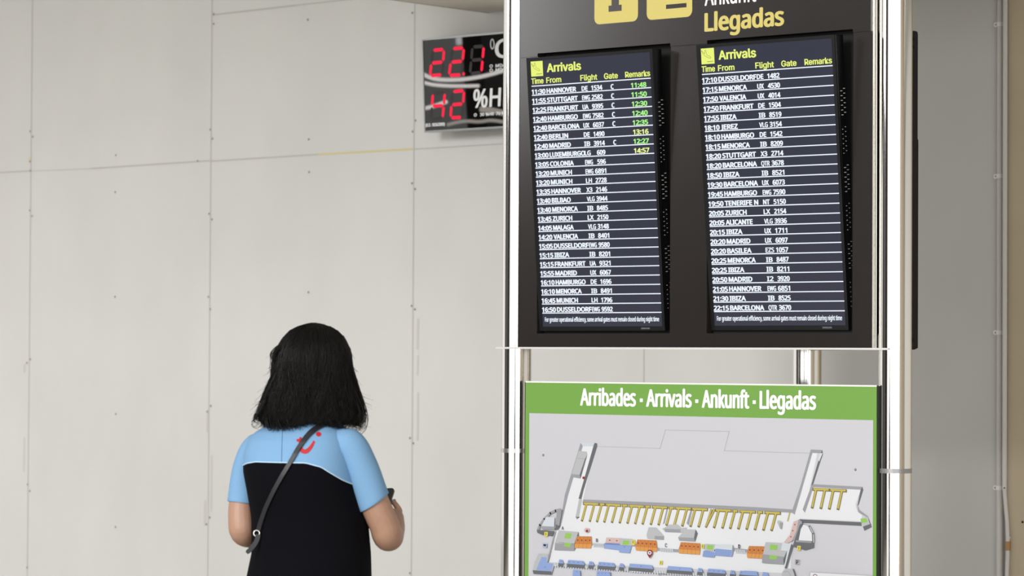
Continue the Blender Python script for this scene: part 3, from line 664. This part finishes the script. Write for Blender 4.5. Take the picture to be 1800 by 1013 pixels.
# ------------------------------------------------------------------ conduits on the wall
def wl(px, py, dy): p = on_wall(px, py, dy); return p
pc = empty('wall_conduit', (0, 0, 0), (0, 0, 0), 'straight pale grey conduit with round clips running up the wall', 'pipe')
pc.matrix_world = WF
xt = on_wall(1757, 500, -.025).x
m = MB(); m.tube([(xt, WALL_Y - .02, 0), (xt, WALL_Y - .02, 5.0)], .0145, 20); m.build('tube', M['conduit'], pc)
for py in (43, 310, 585, 858):
    z = on_wall(1757, py, -.02).z; m = MB()
    m.tube([(xt, WALL_Y - .02, z - .009), (xt, WALL_Y - .02, z + .009)], .0165, 20)
    m.box(xt - .032, xt + .012, WALL_Y - .01, WALL_Y, z - .009, z + .009, 0, .002); m.tube([(xt - .023, WALL_Y - .004, z), (xt - .023, WALL_Y - .022, z)], .011, 16)
    cl = m.build('pipe_clip', M['clip'], pc)
    m = MB(); m.tube([(xt - .023, WALL_Y - .021, z), (xt - .023, WALL_Y - .0235, z)], .0035, 10); m.build('clip_screw', M['ring'], cl)
fc = empty('flexible_conduit', (0, 0, 0), (0, 0, 0), 'thinner grey conduit right of the clipped pipe, taped brown near the bottom', 'pipe')
fc.matrix_world = WF
def fx(px, py): p = on_wall(px, py, -.062); return (p.x, WALL_Y - .062, p.z)
xa = on_wall(1766.5, 500, -.062).x; zj = on_wall(1766, 862, -.062).z
m = MB(); m.tube([(xa, WALL_Y - .062, 5), (xa, WALL_Y - .062, zj)], .0105, 16); m.build('rigid_tube', M['conduit'], fc)
pts = [Vector((xa, WALL_Y - .062, zj))] + [Vector(fx(*p)) for p in ((1768, 890), (1770.5, 920), (1771.5, 945), (1771.5, 975), (1770, 1013), (1769, 1060))]
pts.append(Vector((pts[-1].x, pts[-1].y, 0)))
dense = []
for a, b in zip(pts[:-1], pts[1:]):
    k = max(2, int((b - a).length / .006)); dense += [a.lerp(b, i / k) for i in range(k)]
m = MB(); m.tube(dense, [.0095 if i % 2 else .0085 for i in range(len(dense))], 14); m.build('corrugated_tube', M['conduit'], fc)
m = MB(); m.tube([fx(1771.6, 952), fx(1771.6, 968)], .0115, 14); m.tube([fx(1771.6, 955), fx(1775.5, 944)], .003, 8, 1); m.build('tape_wrap', [M['tape'], M['conduit']], fc)
m = MB(); c = fx(1768, 858); m.tube([(c[0], c[1] - .01, c[2]), (c[0], c[1] - .013, c[2])], .003, 8); m.build('screw', M['black_matte'], fc)

# ------------------------------------------------------------------ person
DEP = 8.75
_d = ray(545, 627); _p = CAM + _d * (DEP / _d.dot(_f))
person = empty('person', (_p.x, _p.y, 0), (0, 0, YAW), 'person with dark shoulder-length hair in a light blue and navy dress, seen from behind', 'person')
PM = Matrix.Translation((_p.x, _p.y, 0)) @ Matrix.Rotation(YAW, 4, 'Z'); PI_ = PM.inverted()
def V(px, py, b=0.0):
    d = ray(px, py); return PI_ @ (CAM + d * ((DEP + b) / d.dot(_f)))
TURN = R(28); RT = Matrix.Rotation(-TURN, 3, 'Z')
_tz = [.50, .60, .75, .88, .98, 1.08, 1.16, 1.22, 1.27, 1.305, 1.33, 1.35, 1.365, 1.385]
_tw = [.225, .215, .20, .187, .177, .173, .170, .172, .168, .160, .142, .112, .078, .062]
_td = [.185, .178, .165, .150, .136, .132, .132, .128, .118, .106, .092, .078, .066, .060]
_ta = [0, 0, 0, 0, .008, .002, -.012, -.022, -.026, -.026, -.022, -.014, -.002, .004]
_tb = [0, 0, 0, 0, 0, 0, 0, 0, 0, 0, 0, .004, .008, .010]
def ti(z, t): return float(np.interp(z, _tz, t))
def torso(th, z, grow=0.0):
    n = 2.35; c, s = cos(th), sin(th)
    x = math.copysign(abs(c) ** (2 / n), c) * (ti(z, _tw) + grow); y = math.copysign(abs(s) ** (2 / n), s) * (ti(z, _td) + grow)
    if s < 0: y *= 1 + .10 * math.exp(-((z - 1.22) / .09) ** 2)           # shoulder blades
    p = RT @ Vector((x, y, 0)); return Vector((ti(z, _ta) + p.x, ti(z, _tb) + p.y, z))
def zyoke(th):
    a = torso(th, 1.23).x; b = torso(th, 1.23).y
    return float(np.interp(a, [-.20, -.178, -.15, 0, .045, .10, .15], [1.228, 1.240, 1.246, 1.246, 1.234, 1.196, 1.17])) if b < .09 else 1.20
NT = 96
ths = [2 * pi * k / NT for k in range(NT)]
def loft(rows): 
    v = [p for r in rows for p in r]; n = len(rows[0]); f = []
    for i in range(len(rows) - 1):
        for k in range(n): f.append((i * n + k, i * n + (k + 1) % n, (i + 1) * n + (k + 1) % n, (i + 1) * n + k))
    return v, f
# navy body of the dress
rnd = random.Random(3)
def fold(th, z): return .004 * sin(th * 5 + z * 9) * max(0, (1.15 - z)) + .010 * sin(th * 9 + 1) * max(0, .85 - z)
rows = []
for i in range(41):
    t = i / 40; rows.append([torso(th, .50 + (zyoke(th) - .50) * t, fold(th, .50 + (zyoke(th) - .5) * t)) for th in ths])
rows = [[Vector((p.x * .97, p.y * .97, p.z + .001)) for p in rows[0]]] + rows
v, f = loft(rows)
dress = mesh('dress', v, f, M['navy'], person, None, True)
rows = []
for i in range(25):
    t = i / 24; rows.append([torso(th, zyoke(th) + (1.385 - zyoke(th)) * t, .0002 if i else .0006) for th in ths])
rows.append([Vector((p.x * .93 + .0003, p.y * .93 + .0007, p.z - .012)) for p in rows[-1]])
v2, f2 = loft(rows)
yoke = mesh('yoke', v2, f2, M['blue'], dress, None, True)
m = MB(); pp = [torso(th, zyoke(th), .0008) for th in ths]; m.tube(pp + [pp[0]], .0018, 6, 0, False); m.build('piping', M['piping'], dress)
# arms: joints read from the photograph, with depth of their own
SR, HR, ER, WR = V(616, 783, -.075), V(657, 882, -.055), V(681, 938, -.035), V(694, 908, .185)
SL, HL, EL, WL = V(441, 790, .085), V(427, 884, .075), V(426, 934, .060), V(520, 948, .27)
def sleeve(pts, rad, tilt):
    """open sleeve from the shoulder seam to its hem with a turned-in edge"""
    P, r_ = bez(pts, 8), bez_r(rad, 8); n = 40; rows = []; N = len(P)
    frames = []
    for i, p in enumerate(P):
        t = (P[min(i + 1, N - 1)] - P[max(i - 1, 0)]).normalized(); sd = t.cross(Vector((0, 1, 0))).normalized(); up = sd.cross(t)
        frames.append((p, t, sd, up, r_[i]))
    p, t, sd, up, r = frames[-1]
    frames += [(p + t * .0015, t, sd, up, r - .0012), (p + t * .0005, t, sd, up, r - .004), (p - t * .03, t, sd, up, r - .005)]
    for i, (p, t, sd, up, r) in enumerate(frames):
        w = max(0.0, (i - N * .5) / (N * .5)); w = min(w, 1.0); row = []
        for k in range(n):
            a = 2 * pi * k / n; q = sd * cos(a) * r + up * sin(a) * r
            wr = 1 + .018 * sin(3 * a + i * .5) * w
            row.append(p + q * wr + t * (tilt * w * q.dot(sd)))
        rows.append(row)
    v, f = loft(rows); f.append(tuple(range(n))[::-1])
    return v, f
sv, sf = sleeve([V(575, 778, -.05), V(612, 781, -.07), V(634, 818, -.068), V(657, 883, -.055)], [.026, .047, .0475, .0500], -.26); mesh('sleeve', sv, sf, M['blue'], dress, None, True)
lv, lf = sleeve([V(490, 778, .06), V(453, 785, .08), V(435, 822, .082), V(427, 884, .075)], [.024, .040, .043, .0455], .02); mesh('sleeve', lv, lf, M['blue'], dress, None, True)
# a surface to lay straps and prints on
def bvh_of(meshes):
    vs, fs = [], []
    for vv, ff in meshes: n = len(vs); vs += [tuple(p) for p in vv]; fs += [tuple(i + n for i in q) for q in ff]
    return BVHTree.FromPolygons(vs, fs)
dv = [p.co[:] for p in dress.data.vertices]; df = [tuple(p.vertices) for p in dress.data.polygons]
BV = bvh_of([(dv, df), (v2, f2)])
def lay(px, py, lift):
    q = V(px, py, 0); o = PI_ @ CAM; d = (q - o).normalized()
    hit, nr, _, _ = BV.ray_cast(o, d)
    if hit is None: return q
    if nr.dot(d) > 0: nr = -nr
    return hit + nr * lift
def ribbon(m, pts, ws, lift, thick, sub=6, mi=0):
    P = [];
    for i in range(len(pts) - 1):
        for k in range(sub):
            t = k / sub; P.append((Vector(pts[i]).lerp(Vector(pts[i + 1]), t), ws[i] + (ws[i + 1] - ws[i]) * t))
    P.append((Vector(pts[-1]), ws[-1]))
    for _ in range(4): P = [P[0]] + [((P[i - 1][0] + P[i][0] * 2 + P[i + 1][0]) / 4, P[i][1]) for i in range(1, len(P) - 1)] + [P[-1]]
    rows = []
    for i, (p, w) in enumerate(P):
        t = (P[min(i + 1, len(P) - 1)][0] - P[max(i - 1, 0)][0]).normalized(); nn = Vector((-t.y, t.x)) * w / 2
        a, b = p - nn, p + nn; c = p
        rows.append([lay(a.x, a.y, lift), lay(c.x, c.y, lift), lay(b.x, b.y, lift), lay(b.x, b.y, lift - thick), lay(c.x, c.y, lift - thick), lay(a.x, a.y, lift - thick)])
    vv, ff = loft(rows); n = 6; ff += [tuple(range(n))[::-1], tuple((len(rows) - 1) * n + k for k in range(n))]
    m.add(vv, ff, mi, False)
m = MB(); ribbon(m, [(497, 735), (496.5, 760), (495.5, 790), (495, 812.5)], [.9] * 4, .0007, .0012); m.build('back_zip', M['seamline'], yoke)
m = MB(); ribbon(m, [(521.5, 774.5), (526, 774.6), (533, 773.6)], [4.2, 4.8, 4.0], .0012, .0018)
ribbon(m, [(528.5, 769), (527.2, 779), (527.6, 787), (531, 793), (536.5, 795), (542.5, 791.5), (548, 784.5), (552.5, 776)], [3.5, 4.5, 6, 7.6, 8, 7, 5.6, 3.6], .0012, .0018, 5)
cpt = [(560 + 4.6 * cos(2 * pi * k / 18), 764 + 4.1 * sin(2 * pi * k / 18)) for k in range(18)]
m.add([lay(*q, .0012) for q in cpt], [tuple(range(18))]); m.build('emblem', M['red'], yoke)

# --- body: one continuous skin
bm_ = MB()
zs2 = np.linspace(.62, 1.35, 24)
v_, f_ = loft([[torso(th, float(z), -.012) for th in ths[::3]] for z in zs2]); nn_ = len(ths[::3])
f_ += [tuple(range(nn_))[::-1], tuple(23 * nn_ + k for k in range(nn_))]; bm_.add(v_, f_)
HC = V(550, 642, .0); HT = R(24); HRt = Matrix.Rotation(-HT, 3, 'Z')
def hp(x, y, z): return HC + HRt @ Vector((x, y, z))
bm_.tube([V(552, 760, .012), V(552, 735, .016), hp(0, .0, -.06)], [.058, .052, .05], 20)
rows = []
for i in range(1, 24):
    a = pi * i / 24; zz = -cos(a) * .112; r = sin(a); row = []
    for k in range(32):
        th = 2 * pi * k / 32; x, y = cos(th) * .073 * r, sin(th) * .092 * r
        if zz < 0: x *= 1 - .35 * (-zz / .112) ** 1.5; y = y * (1 - .25 * (-zz / .112)) + .018 * (-zz / .112)
        if y > 0 and zz > .02: y *= .96
        row.append(hp(x, y, zz))
    rows.append(row)
v_, f_ = loft(rows); f_ += [tuple(range(32))[::-1], tuple(22 * 32 + k for k in range(32))]; bm_.add(v_, f_)
bm_.tube([hp(0, .085, .012), hp(0, .098, -.012), hp(0, .106, -.03), hp(0, .092, -.036)], [.007, .010, .013, .010], 10)
bm_.tube([hp(-.02, .083, -.058), hp(0, .092, -.056), hp(.02, .083, -.058)], [.004, .007, .004], 8)
for s in (-1, 1):
    bm_.tube([hp(s * .018, .0865, .017), hp(s * .030, .0870, .0205), hp(s * .043, .0800, .016)], [.004, .0052, .004], 8)      # upper lid and brow ridge
    bm_.tube([hp(s * .019, .0850, .001), hp(s * .030, .0850, -.001), hp(s * .042, .0780, .002)], [.0035, .0042, .0035], 8)
for s in (-1, 1): bm_.tube([hp(s * .071, -.004, .022), hp(s * .081, -.012, .012), hp(s * .080, -.010, -.012), hp(s * .072, 0, -.026)], [.006, .012, .011, .006], 10)
def limb(pts, rad, n=18): bm_.tube(pts, rad, n)
limb(bez([V(628, 808, -.069), HR, V(675, 922, -.042), V(680, 939, -.030), V(684, 943, .01), V(690, 927, .09), WR]), bez_r([.036, .0440, .0440, .0440, .043, .037, .026]))
limb(bez([V(439, 812, .082), HL, V(426.5, 920, .066), V(428, 932, .068), V(436, 938, .10), V(470, 942, .18), WL]), bez_r([.034, .0415, .0425, .0420, .042, .037, .026]))
# phone in the right hand
pu = (Vector((.22, .62, .75))).normalized(); pr = Vector((.88, -.47, 0)); pr = (pr - pu * pr.dot(pu)).normalized(); pn = pr.cross(pu)
PT = V(694.5, 859, .235); PW, PH, PT_ = .071, .146, .009
PC = PT - pr * PW / 2 - pu * PH / 2
def ph(x, y, z): return PC + pr * x + pu * y + pn * z          # +z away from her face
def finger(pts, rad): bm_.tube(bez(pts, 4), bez_r(rad, 4), 10)
# right palm behind the lower half of the phone, fingers round its left edge, thumb over its right edge
pal = [WR, ph(.030, -.050, .026), ph(.012, -.022, .030), ph(.0, .002, .026)]
bm_.tube(bez(pal), [(a, b) for a, b in zip(bez_r([.027, .036, .040, .036]), bez_r([.020, .017, .014, .012]))], 14)
for k, (y0, ln) in enumerate(((.022, 1.0), (.002, 1.05), (-.018, 1.0), (-.036, .85))):
    finger([ph(.022, y0 - .012, .026), ph(-.008, y0 + .004, .024), ph(-.034 * ln, y0 + .008, .020), ph(-.0445, y0 + .006, .004), ph(-.034, y0 + .002, -.0065)], [.0095, .0092, .0085, .0078, .0065])
finger([ph(.030, -.050, .016), ph(.046, -.030, .006), V(701.5, 901, .215), V(697, 890, .215), V(689, 880, .222)], [.0125, .0115, .0105, .0095, .0078])
# left hand, relaxed and half closed in front of the waist
hd = (Vector((.75, .55, .18))).normalized()
bm_.tube(bez([WL, WL + hd * .045, WL + hd * .085]), [(a, b) for a, b in zip(bez_r([.026, .038, .038]), bez_r([.020, .015, .012]))], 14)
up_ = Vector((-.2, .1, 1)).normalized(); nrm_ = hd.cross(up_).normalized()
for k, q in enumerate((.028, .010, -.009, -.027)):
    b0 = WL + hd * .08 + up_ * q; l = (.9, 1, .95, .78)[k]
    finger([b0 - hd * .01, b0 + hd * .035 * l, b0 + hd * .055 * l - nrm_ * .022, b0 + hd * .040 * l - nrm_ * .045], [.0095, .0088, .0080, .0065])
finger([WL + hd * .025 + up_ * .02, WL + hd * .05 + up_ * .05 - nrm_ * .012, WL + hd * .085 + up_ * .062 - nrm_ * .022], [.012, .0105, .008])
# legs
for s in (-1, 1):
    hx = RT @ Vector((s * .085, 0, 0)); fx_ = RT @ Vector((s * .09, .0, 0)); fw_ = RT @ Vector((s * .10, .16, 0))
    limb(bez([Vector((hx.x, hx.y, .78)), Vector((hx.x, hx.y, .60)), Vector((fx_.x, fx_.y, .46)), Vector((fx_.x, fx_.y - .01, .33)), Vector((fx_.x, fx_.y, .09)), Vector((fx_.x, fx_.y, .05))]), bez_r([.082, .073, .056, .053, .035, .036]), 20)
    limb(bez([Vector((fx_.x, fx_.y, .055)), Vector((fx_.x, fx_.y, .05)).lerp(Vector((fw_.x, fw_.y, .035)), .5), Vector((fw_.x, fw_.y, .028))]), bez_r([.036, .036, .026]), 16)
raw = bm_.build('raw', M['skin'])
md = raw.modifiers.new('r', 'REMESH'); md.mode = 'VOXEL'; md.voxel_size = .0036
ms = raw.modifiers.new('s', 'SMOOTH'); ms.factor = .5; ms.iterations = 4
dg = bpy.context.evaluated_depsgraph_get()
bme = bpy.data.meshes.new_from_object(raw.evaluated_get(dg)); bpy.data.objects.remove(raw)
bme.materials.clear(); bme.materials.append(M['skin']); bme.polygons.foreach_set('use_smooth', [True] * len(bme.polygons))
bme.polygons.foreach_set('material_index', [0] * len(bme.polygons))
body = bpy.data.objects.new('body', bme); C.objects.link(body); body.parent = person
for s in (-1, 1):
    m = MB(); c = hp(s * .030, .0775, .010)
    bmq = bmesh.new(); bmesh.ops.create_uvsphere(bmq, u_segments=16, v_segments=10, radius=.0098); m.add([c + w.co for w in bmq.verts], [[w.index for w in q.verts] for q in bmq.faces], 0, True); bmq.free()
    c2 = c + HRt @ Vector((0, .0068, 0)); m.tube([c2, c2 + HRt @ Vector((0, .0033, 0))], [.0060, .0045], 12, 1); m.build('eye', [M['eye'], M['iris']], person)
    fx_ = RT @ Vector((s * .09, -.045, 0)); fw_ = RT @ Vector((s * .105, .21, 0)); m = MB()
    m.tube(bez([Vector((fx_.x, fx_.y, .04)), Vector((fx_.x, fx_.y, .04)).lerp(Vector((fw_.x, fw_.y, .035)), .5), Vector((fw_.x, fw_.y, .026))]), [(a, b) for a, b in zip(bez_r([.036, .045, .026]), bez_r([.038, .034, .022]))], 18)
    m.build('shoe', M['shoe'], person)
m = MB(); q0, q1 = V(691.5, 883, .220), V(689.5, 880.8, .222); m.tube([q0, q0.lerp(q1, .6)], .0102, 14); m.build('finger_ring', M['ring'], person)
m = MB(); m.tube([hp(-.016, .0865, -.057), hp(0, .0955, -.0555), hp(.016, .0865, -.057)], [.002, .0035, .002], 8); m.build('lips', M['lip'], person)
for s in (-1, 1):
    m = MB(); m.tube([hp(s * .015, .0895, .030), hp(s * .030, .0875, .0335), hp(s * .046, .0770, .029)], [.0022, .003, .0012], 8); m.build('eyebrow', M['hair'], person)

# --- hair: a full mass with loose, slightly wavy locks over it
HO = [(567.6, 549, 553), (569, 540, 562), (573, 525, 578), (580, 511, 591), (590, 501, 601), (602, 493, 608), (614, 487, 613), (627, 483, 616), (642, 481, 617), (656, 480, 619), (670, 476, 623), (685, 471, 627), (700, 466, 631), (715, 461, 633), (728, 458, 634), (738, 460, 633), (745, 467, 627)]
def hrow(py):
    l = float(np.interp(py, [h[0] for h in HO], [h[1] for h in HO])); r = float(np.interp(py, [h[0] for h in HO], [h[2] for h in HO]))
    t = max(0, (py - 567.6) / 177.0)
    back = .118 * (1 - (1 - min(1, t / .42)) ** 2.2) ** .5 if t < .42 else .118 - .012 * (t - .42)
    fr = .055 * (1 - (1 - min(1, t / .3)) ** 2) ** .5 - .02 * max(0, t - .4)
    return l, r, max(back, .004), max(fr, .004)
def hsurf(th, py, k=1.0):
    """th: 0 = right, -90 deg = towards the camera (back of the head)"""
    l, r, bk, fr = hrow(py); c, s = cos(th), sin(th); cxp = (l + r) / 2; hw = (r - l) / 2
    n = 2.2; x = math.copysign(abs(c) ** (2 / n), c); y = math.copysign(abs(s) ** (2 / n), s)
    p = V(cxp + x * hw * k, py, 0); p.y += (bk if y < 0 else fr) * y * k + .012
    return p
rh = random.Random(11)
hm = MB()
pys = list(np.linspace(567.8, 744, 36))
rows = []
for py in pys:
    rows.append([hsurf(2 * pi * k / 48, py + (3.5 * sin(k * 1.7) + 3 * sin(k * .9 + 1)) * max(0, (py - 700) / 44), .94 + .02 * sin(k * 3.1 + py * .05) + .012 * sin(k * 1.3 - py * .09)) for k in range(48)])
v_, f_ = loft(rows); f_ += [tuple(range(48)), tuple(35 * 48 + k for k in range(48))[::-1]]
hm.add(v_, f_, 0, True)
def strand(path, r0, r1, n=3):
    hm.tube(path, [r0 + (r1 - r0) * (i / (len(path) - 1)) ** 1.3 for i in range(len(path))], n, 0, False)
def lock(th0, k0, py0, py1, wav, ph_, dth, flick, r):
    path = []; N = 15
    for i in range(N):
        t = i / (N - 1); py = py0 + (py1 - py0) * t
        pyc = min(py, 744)
        th = th0 + dth * t + wav * sin(ph_ + t * 9) * (.3 + t)
        k = k0 + .035 * sin(ph_ * 2 + t * 7) * t + flick * max(0, t - .7) ** 2 * 6
        p = hsurf(th, pyc, k)
        p.z -= (py - pyc) / 606.0
        path.append(p)
    strand(path, r, r * .3)
for c_ in range(190):
    th_c = rh.uniform(-200, 20) * pi / 180; ph_c = rh.uniform(0, 6.3); wv = rh.uniform(.04, .15); pe = rh.gauss(743, 6.5); dt_c = rh.gauss(0, .16); fl = rh.gauss(.02, .09)
    p0 = 568 + abs(rh.gauss(0, 18)) if rh.random() < .6 else rh.uniform(590, 690)
    for s_ in range(17):
        lock(th_c + rh.gauss(0, .06), rh.uniform(.93, 1.03), p0 + rh.uniform(0, 14), pe + rh.gauss(0, 2.5), wv, ph_c + rh.gauss(0, .5), dt_c + rh.gauss(0, .05), fl + rh.gauss(0, .02), rh.uniform(.0007, .0014))
for c_ in range(60):      # locks that start at the very crown
    th_c = rh.uniform(-165, -15) * pi / 180; ph_c = rh.uniform(0, 6.3); pe = rh.uniform(650, 742)
    for s_ in range(12): lock(th_c + rh.gauss(0, .05), rh.uniform(.95, 1.02), 567.8 + rh.uniform(0, 3), pe + rh.gauss(0, 3), rh.uniform(.03, .09), ph_c + rh.gauss(0, .4), rh.gauss(0, .08), 0, rh.uniform(.0008, .0014))
# loose wisps at the sides and ends
for side, n_ in ((1, 230), (-1, 230)):
    for i in range(n_):
        th = (0 if side > 0 else -pi) + rh.gauss(-.25 * side if side > 0 else .25, .35)
        py0 = rh.uniform(590, 700); py1 = min(752, py0 + rh.uniform(30, 130))
        lock(th, rh.uniform(.98, 1.05), py0, py1, rh.uniform(.04, .16), rh.uniform(0, 6.3), rh.gauss(0, .14), abs(rh.gauss(.10, .16)), rh.uniform(.0005, .001))
for i in range(110):       # right lower curls
    py = rh.uniform(660, 705); px = 619 + (py - 660) * .25 + rh.uniform(-9, 3); b = rh.uniform(-.05, .05); L_ = rh.uniform(35, 60); ph_ = rh.uniform(0, 6); am = rh.uniform(2, 7)
    strand([V(px + (t / 11) * rh.uniform(3, 9) * (1 - .8 * max(0, t / 11 - .75) * 4) + am * sin(ph_ + t * .55) * t / 11, min(py + L_ * t / 11, 744), b) for t in range(12)], .0008, .0003)
for i in range(60):       # left lower ends
    px, py = rh.uniform(462, 476), rh.uniform(690, 728); b = rh.uniform(-.05, .05)
    strand([V(px - 16 * (t / 9) ** 1.5 * rh.uniform(.5, 1.0), py + 22 * t / 9 + 3 * sin(t * .7 + i), b) for t in range(10)], .0008, .0003)
for i in range(120):       # left temple tuft
    py = rh.uniform(596, 640); px = 498 - (py - 596) * .25 + rh.uniform(-4, 5); b = rh.uniform(-.05, .04); rh_a = rh.uniform(1, 6) + (py - 596) * .12
    strand([V(px - rh_a * sin(t / 9 * 2.6) , py + 28 * t / 9, b) for t in range(10)], .0012, .0004)
CURLS = [[(618, 648), (630, 685), (639, 712), (641, 730), (634, 742), (625, 740)], [(616, 640), (627, 676), (634, 704), (636, 727), (628, 744)], [(624, 688), (636, 716), (638, 736), (629, 741)], [(620, 700), (632, 722), (631, 742), (620, 748)],
         [(470, 696), (457, 720), (448, 737), (457, 743)], [(466, 705), (452, 728), (446, 735)], [(485, 652), (471, 680), (461, 705), (455, 722)], [(494, 606), (484, 613), (479, 623), (486, 634)], [(492, 614), (481, 624), (480, 636), (478, 648)], [(490, 626), (481, 634), (479, 644), (482, 652)],
         [(470, 735), (474, 750), (482, 745)], [(490, 738), (496, 751), (505, 747)], [(508, 736), (514, 748), (521, 742)], [(596, 738), (604, 751), (612, 747)], [(580, 736), (588, 746), (597, 744)]]
for path in CURLS:
    bb = rh.uniform(-.06, .0)
    for i in range(22 if path[0][0] < 485 or path[0][0] > 500 or path[0][1] > 700 else 15):
        ox, oy, ob, sp = rh.gauss(0, 1.8), rh.gauss(0, 2.0), rh.gauss(0, .012), rh.uniform(.8, 1.25); x0_, y0_ = path[0]
        q = [V(x0_ + (x - x0_) * sp + ox, y0_ + (yy - y0_) * sp + oy, bb + ob) for x, yy in path]
        if path[0][1] > 730: q = [Vector((p.x, -.095 + .02 * (p.x / .1) ** 2 + ob, p.z)) for p in q]
        strand(bez(q, 5), .0011, .0003)
for i in range(34):       # crown frizz
    px = rh.uniform(534, 570); b = rh.uniform(-.04, .02); dx = rh.uniform(-6, 6)
    strand([V(px + dx * t / 6, 576 - rh.uniform(3, 9) * sin(t / 6 * 2.6) + abs(px - 550) * .12, b) for t in range(7)], .0008, .0003)
hm.build('hair', M['hair'], person)

# ------------------------------------------------------------------ bag and phone
bag = empty('crossbody_bag', (_p.x, _p.y, 0), (0, 0, YAW), 'black crossbody bag whose thin strap runs across the back of the dress', 'bag')
m = MB(); ribbon(m, [(590, 744), (582.4, 745.0), (571, 747), (557, 753.7), (543, 765), (532, 779), (522.3, 794), (509.7, 816.6), (495.7, 839), (481.8, 864), (469, 892), (460.8, 917), (456.5, 934)], [8, 8, 8, 8, 8, 7.5, 7, 7, 7, 7, 7, 7, 7], .0065, .004, 5)
m.build('strap', M['strap'], bag)
fr_ = RT @ Vector((0, 1, 0)); rr_ = RT @ Vector((1, 0, 0))
def along(th, z, g): return torso(th, z, g)
# strap over the front, from the shoulder and from the hip to the pouch
def band(m, pts, w):
    rows = []
    for i, p in enumerate(pts):
        t = (pts[min(i + 1, len(pts) - 1)] - pts[max(i - 1, 0)]).normalized(); out = Vector((p.x, p.y, 0)).normalized(); sd = t.cross(out).normalized() * w / 2
        rows.append([p - sd + out * .002, p + sd + out * .002, p + sd - out * .002, p - sd - out * .002])
    v_, f_ = loft(rows); m.add(v_, f_ + [(3, 2, 1, 0), tuple((len(rows) - 1) * 4 + k for k in range(4))])
m = MB(); band(m, [along(R(60 + 4 * k), 1.345 - .0265 * k, .007) for k in range(18)], .014)
ps = lay(456.5, 936, .0065); th_s = R(196)
band(m, [along(R(188 - 3 * k), ps.z - .0065 * k, .008) for k in range(18)], .014)
m.build('front_strap', M['strap'], bag)
pc_ = along(R(132), .835, .03)
m = MB()
for v0 in (0,):
    bx = MB(); bx.box(-.11, .11, -.022, .022, -.075, .075, 0, .012)
    od = Vector((pc_.x, pc_.y, 0)).normalized(); sdv = Vector((-od.y, od.x, 0))
    m.add([pc_ + sdv * a + od * b + Vector((0, 0, c)) for a, b, c in bx.v], bx.f)
m.build('pouch', M['strap'], bag)
m = MB(); rc = lay(455.5, 937.5, .008); n = 20
m.tube([rc + Vector((.0085 * cos(2 * pi * k / n), -.004, .0085 * sin(2 * pi * k / n))) for k in range(n + 1)], .0022, 8); m.build('strap_ring', M['chrome'], bag)
m = MB(); tl = [V(454, 940, rc.y - .008), V(450.5, 952, rc.y - .010), V(442, 964, rc.y - .012), V(433.5, 972.5, rc.y - .012)]
tb = bez(tl); rows = []
for i, p in enumerate(tb):
    t = (tb[min(i + 1, len(tb) - 1)] - tb[max(i - 1, 0)]).normalized(); sd = t.cross(Vector((0, 1, 0))).normalized() * (.0066 if i < len(tb) - 2 else .0050)
    y = Vector((0, .0015, 0)); rows.append([p - sd - y, p + sd - y, p + sd + y, p - sd + y])
v_, f_ = loft(rows); m.add(v_, f_ + [(3, 2, 1, 0), tuple((len(rows) - 1) * 4 + k for k in range(4))]); m.build('strap_end', M['strap'], bag)

phone = empty('smartphone', (_p.x, _p.y, 0), (0, 0, YAW), 'dark smartphone held in the right hand of the person in the blue and navy dress', 'phone')
bx = MB(); pr_ = rrect(-PW / 2, PW / 2, -PH / 2, PH / 2, .011); npr = len(pr_); rows = []
for q, zz in ((.95, -PT_ / 2), (1, -PT_ / 2 + .0015), (1, PT_ / 2 - .0015), (.95, PT_ / 2)): rows.append([(x - (1 - q) * math.copysign(.02, x), y_ - (1 - q) * math.copysign(.02, y_), zz) for x, y_ in pr_])
v_, f_ = loft(rows); bx.add(v_, f_ + [tuple(range(npr))[::-1], tuple(3 * npr + k for k in range(npr))])
m = MB(); m.add([ph(*p) for p in bx.v], bx.f); m.build('case', M['phone'], phone)
m = MB(); bx = MB(); bx.box(-PW / 2 + .004, PW / 2 - .004, -PH / 2 + .011, PH / 2 - .011, -PT_ / 2 - .0006, -PT_ / 2 + .001)
m.add([ph(*p) for p in bx.v], bx.f); m.build('glass_screen', M['glass_black'], phone)
m = MB(); bx = MB(); bx.box(-.028, -.008, .04, .064, PT_ / 2, PT_ / 2 + .0015, 0, .0005); m.add([ph(*p) for p in bx.v], bx.f); m.build('camera_bump', M['black'], phone)
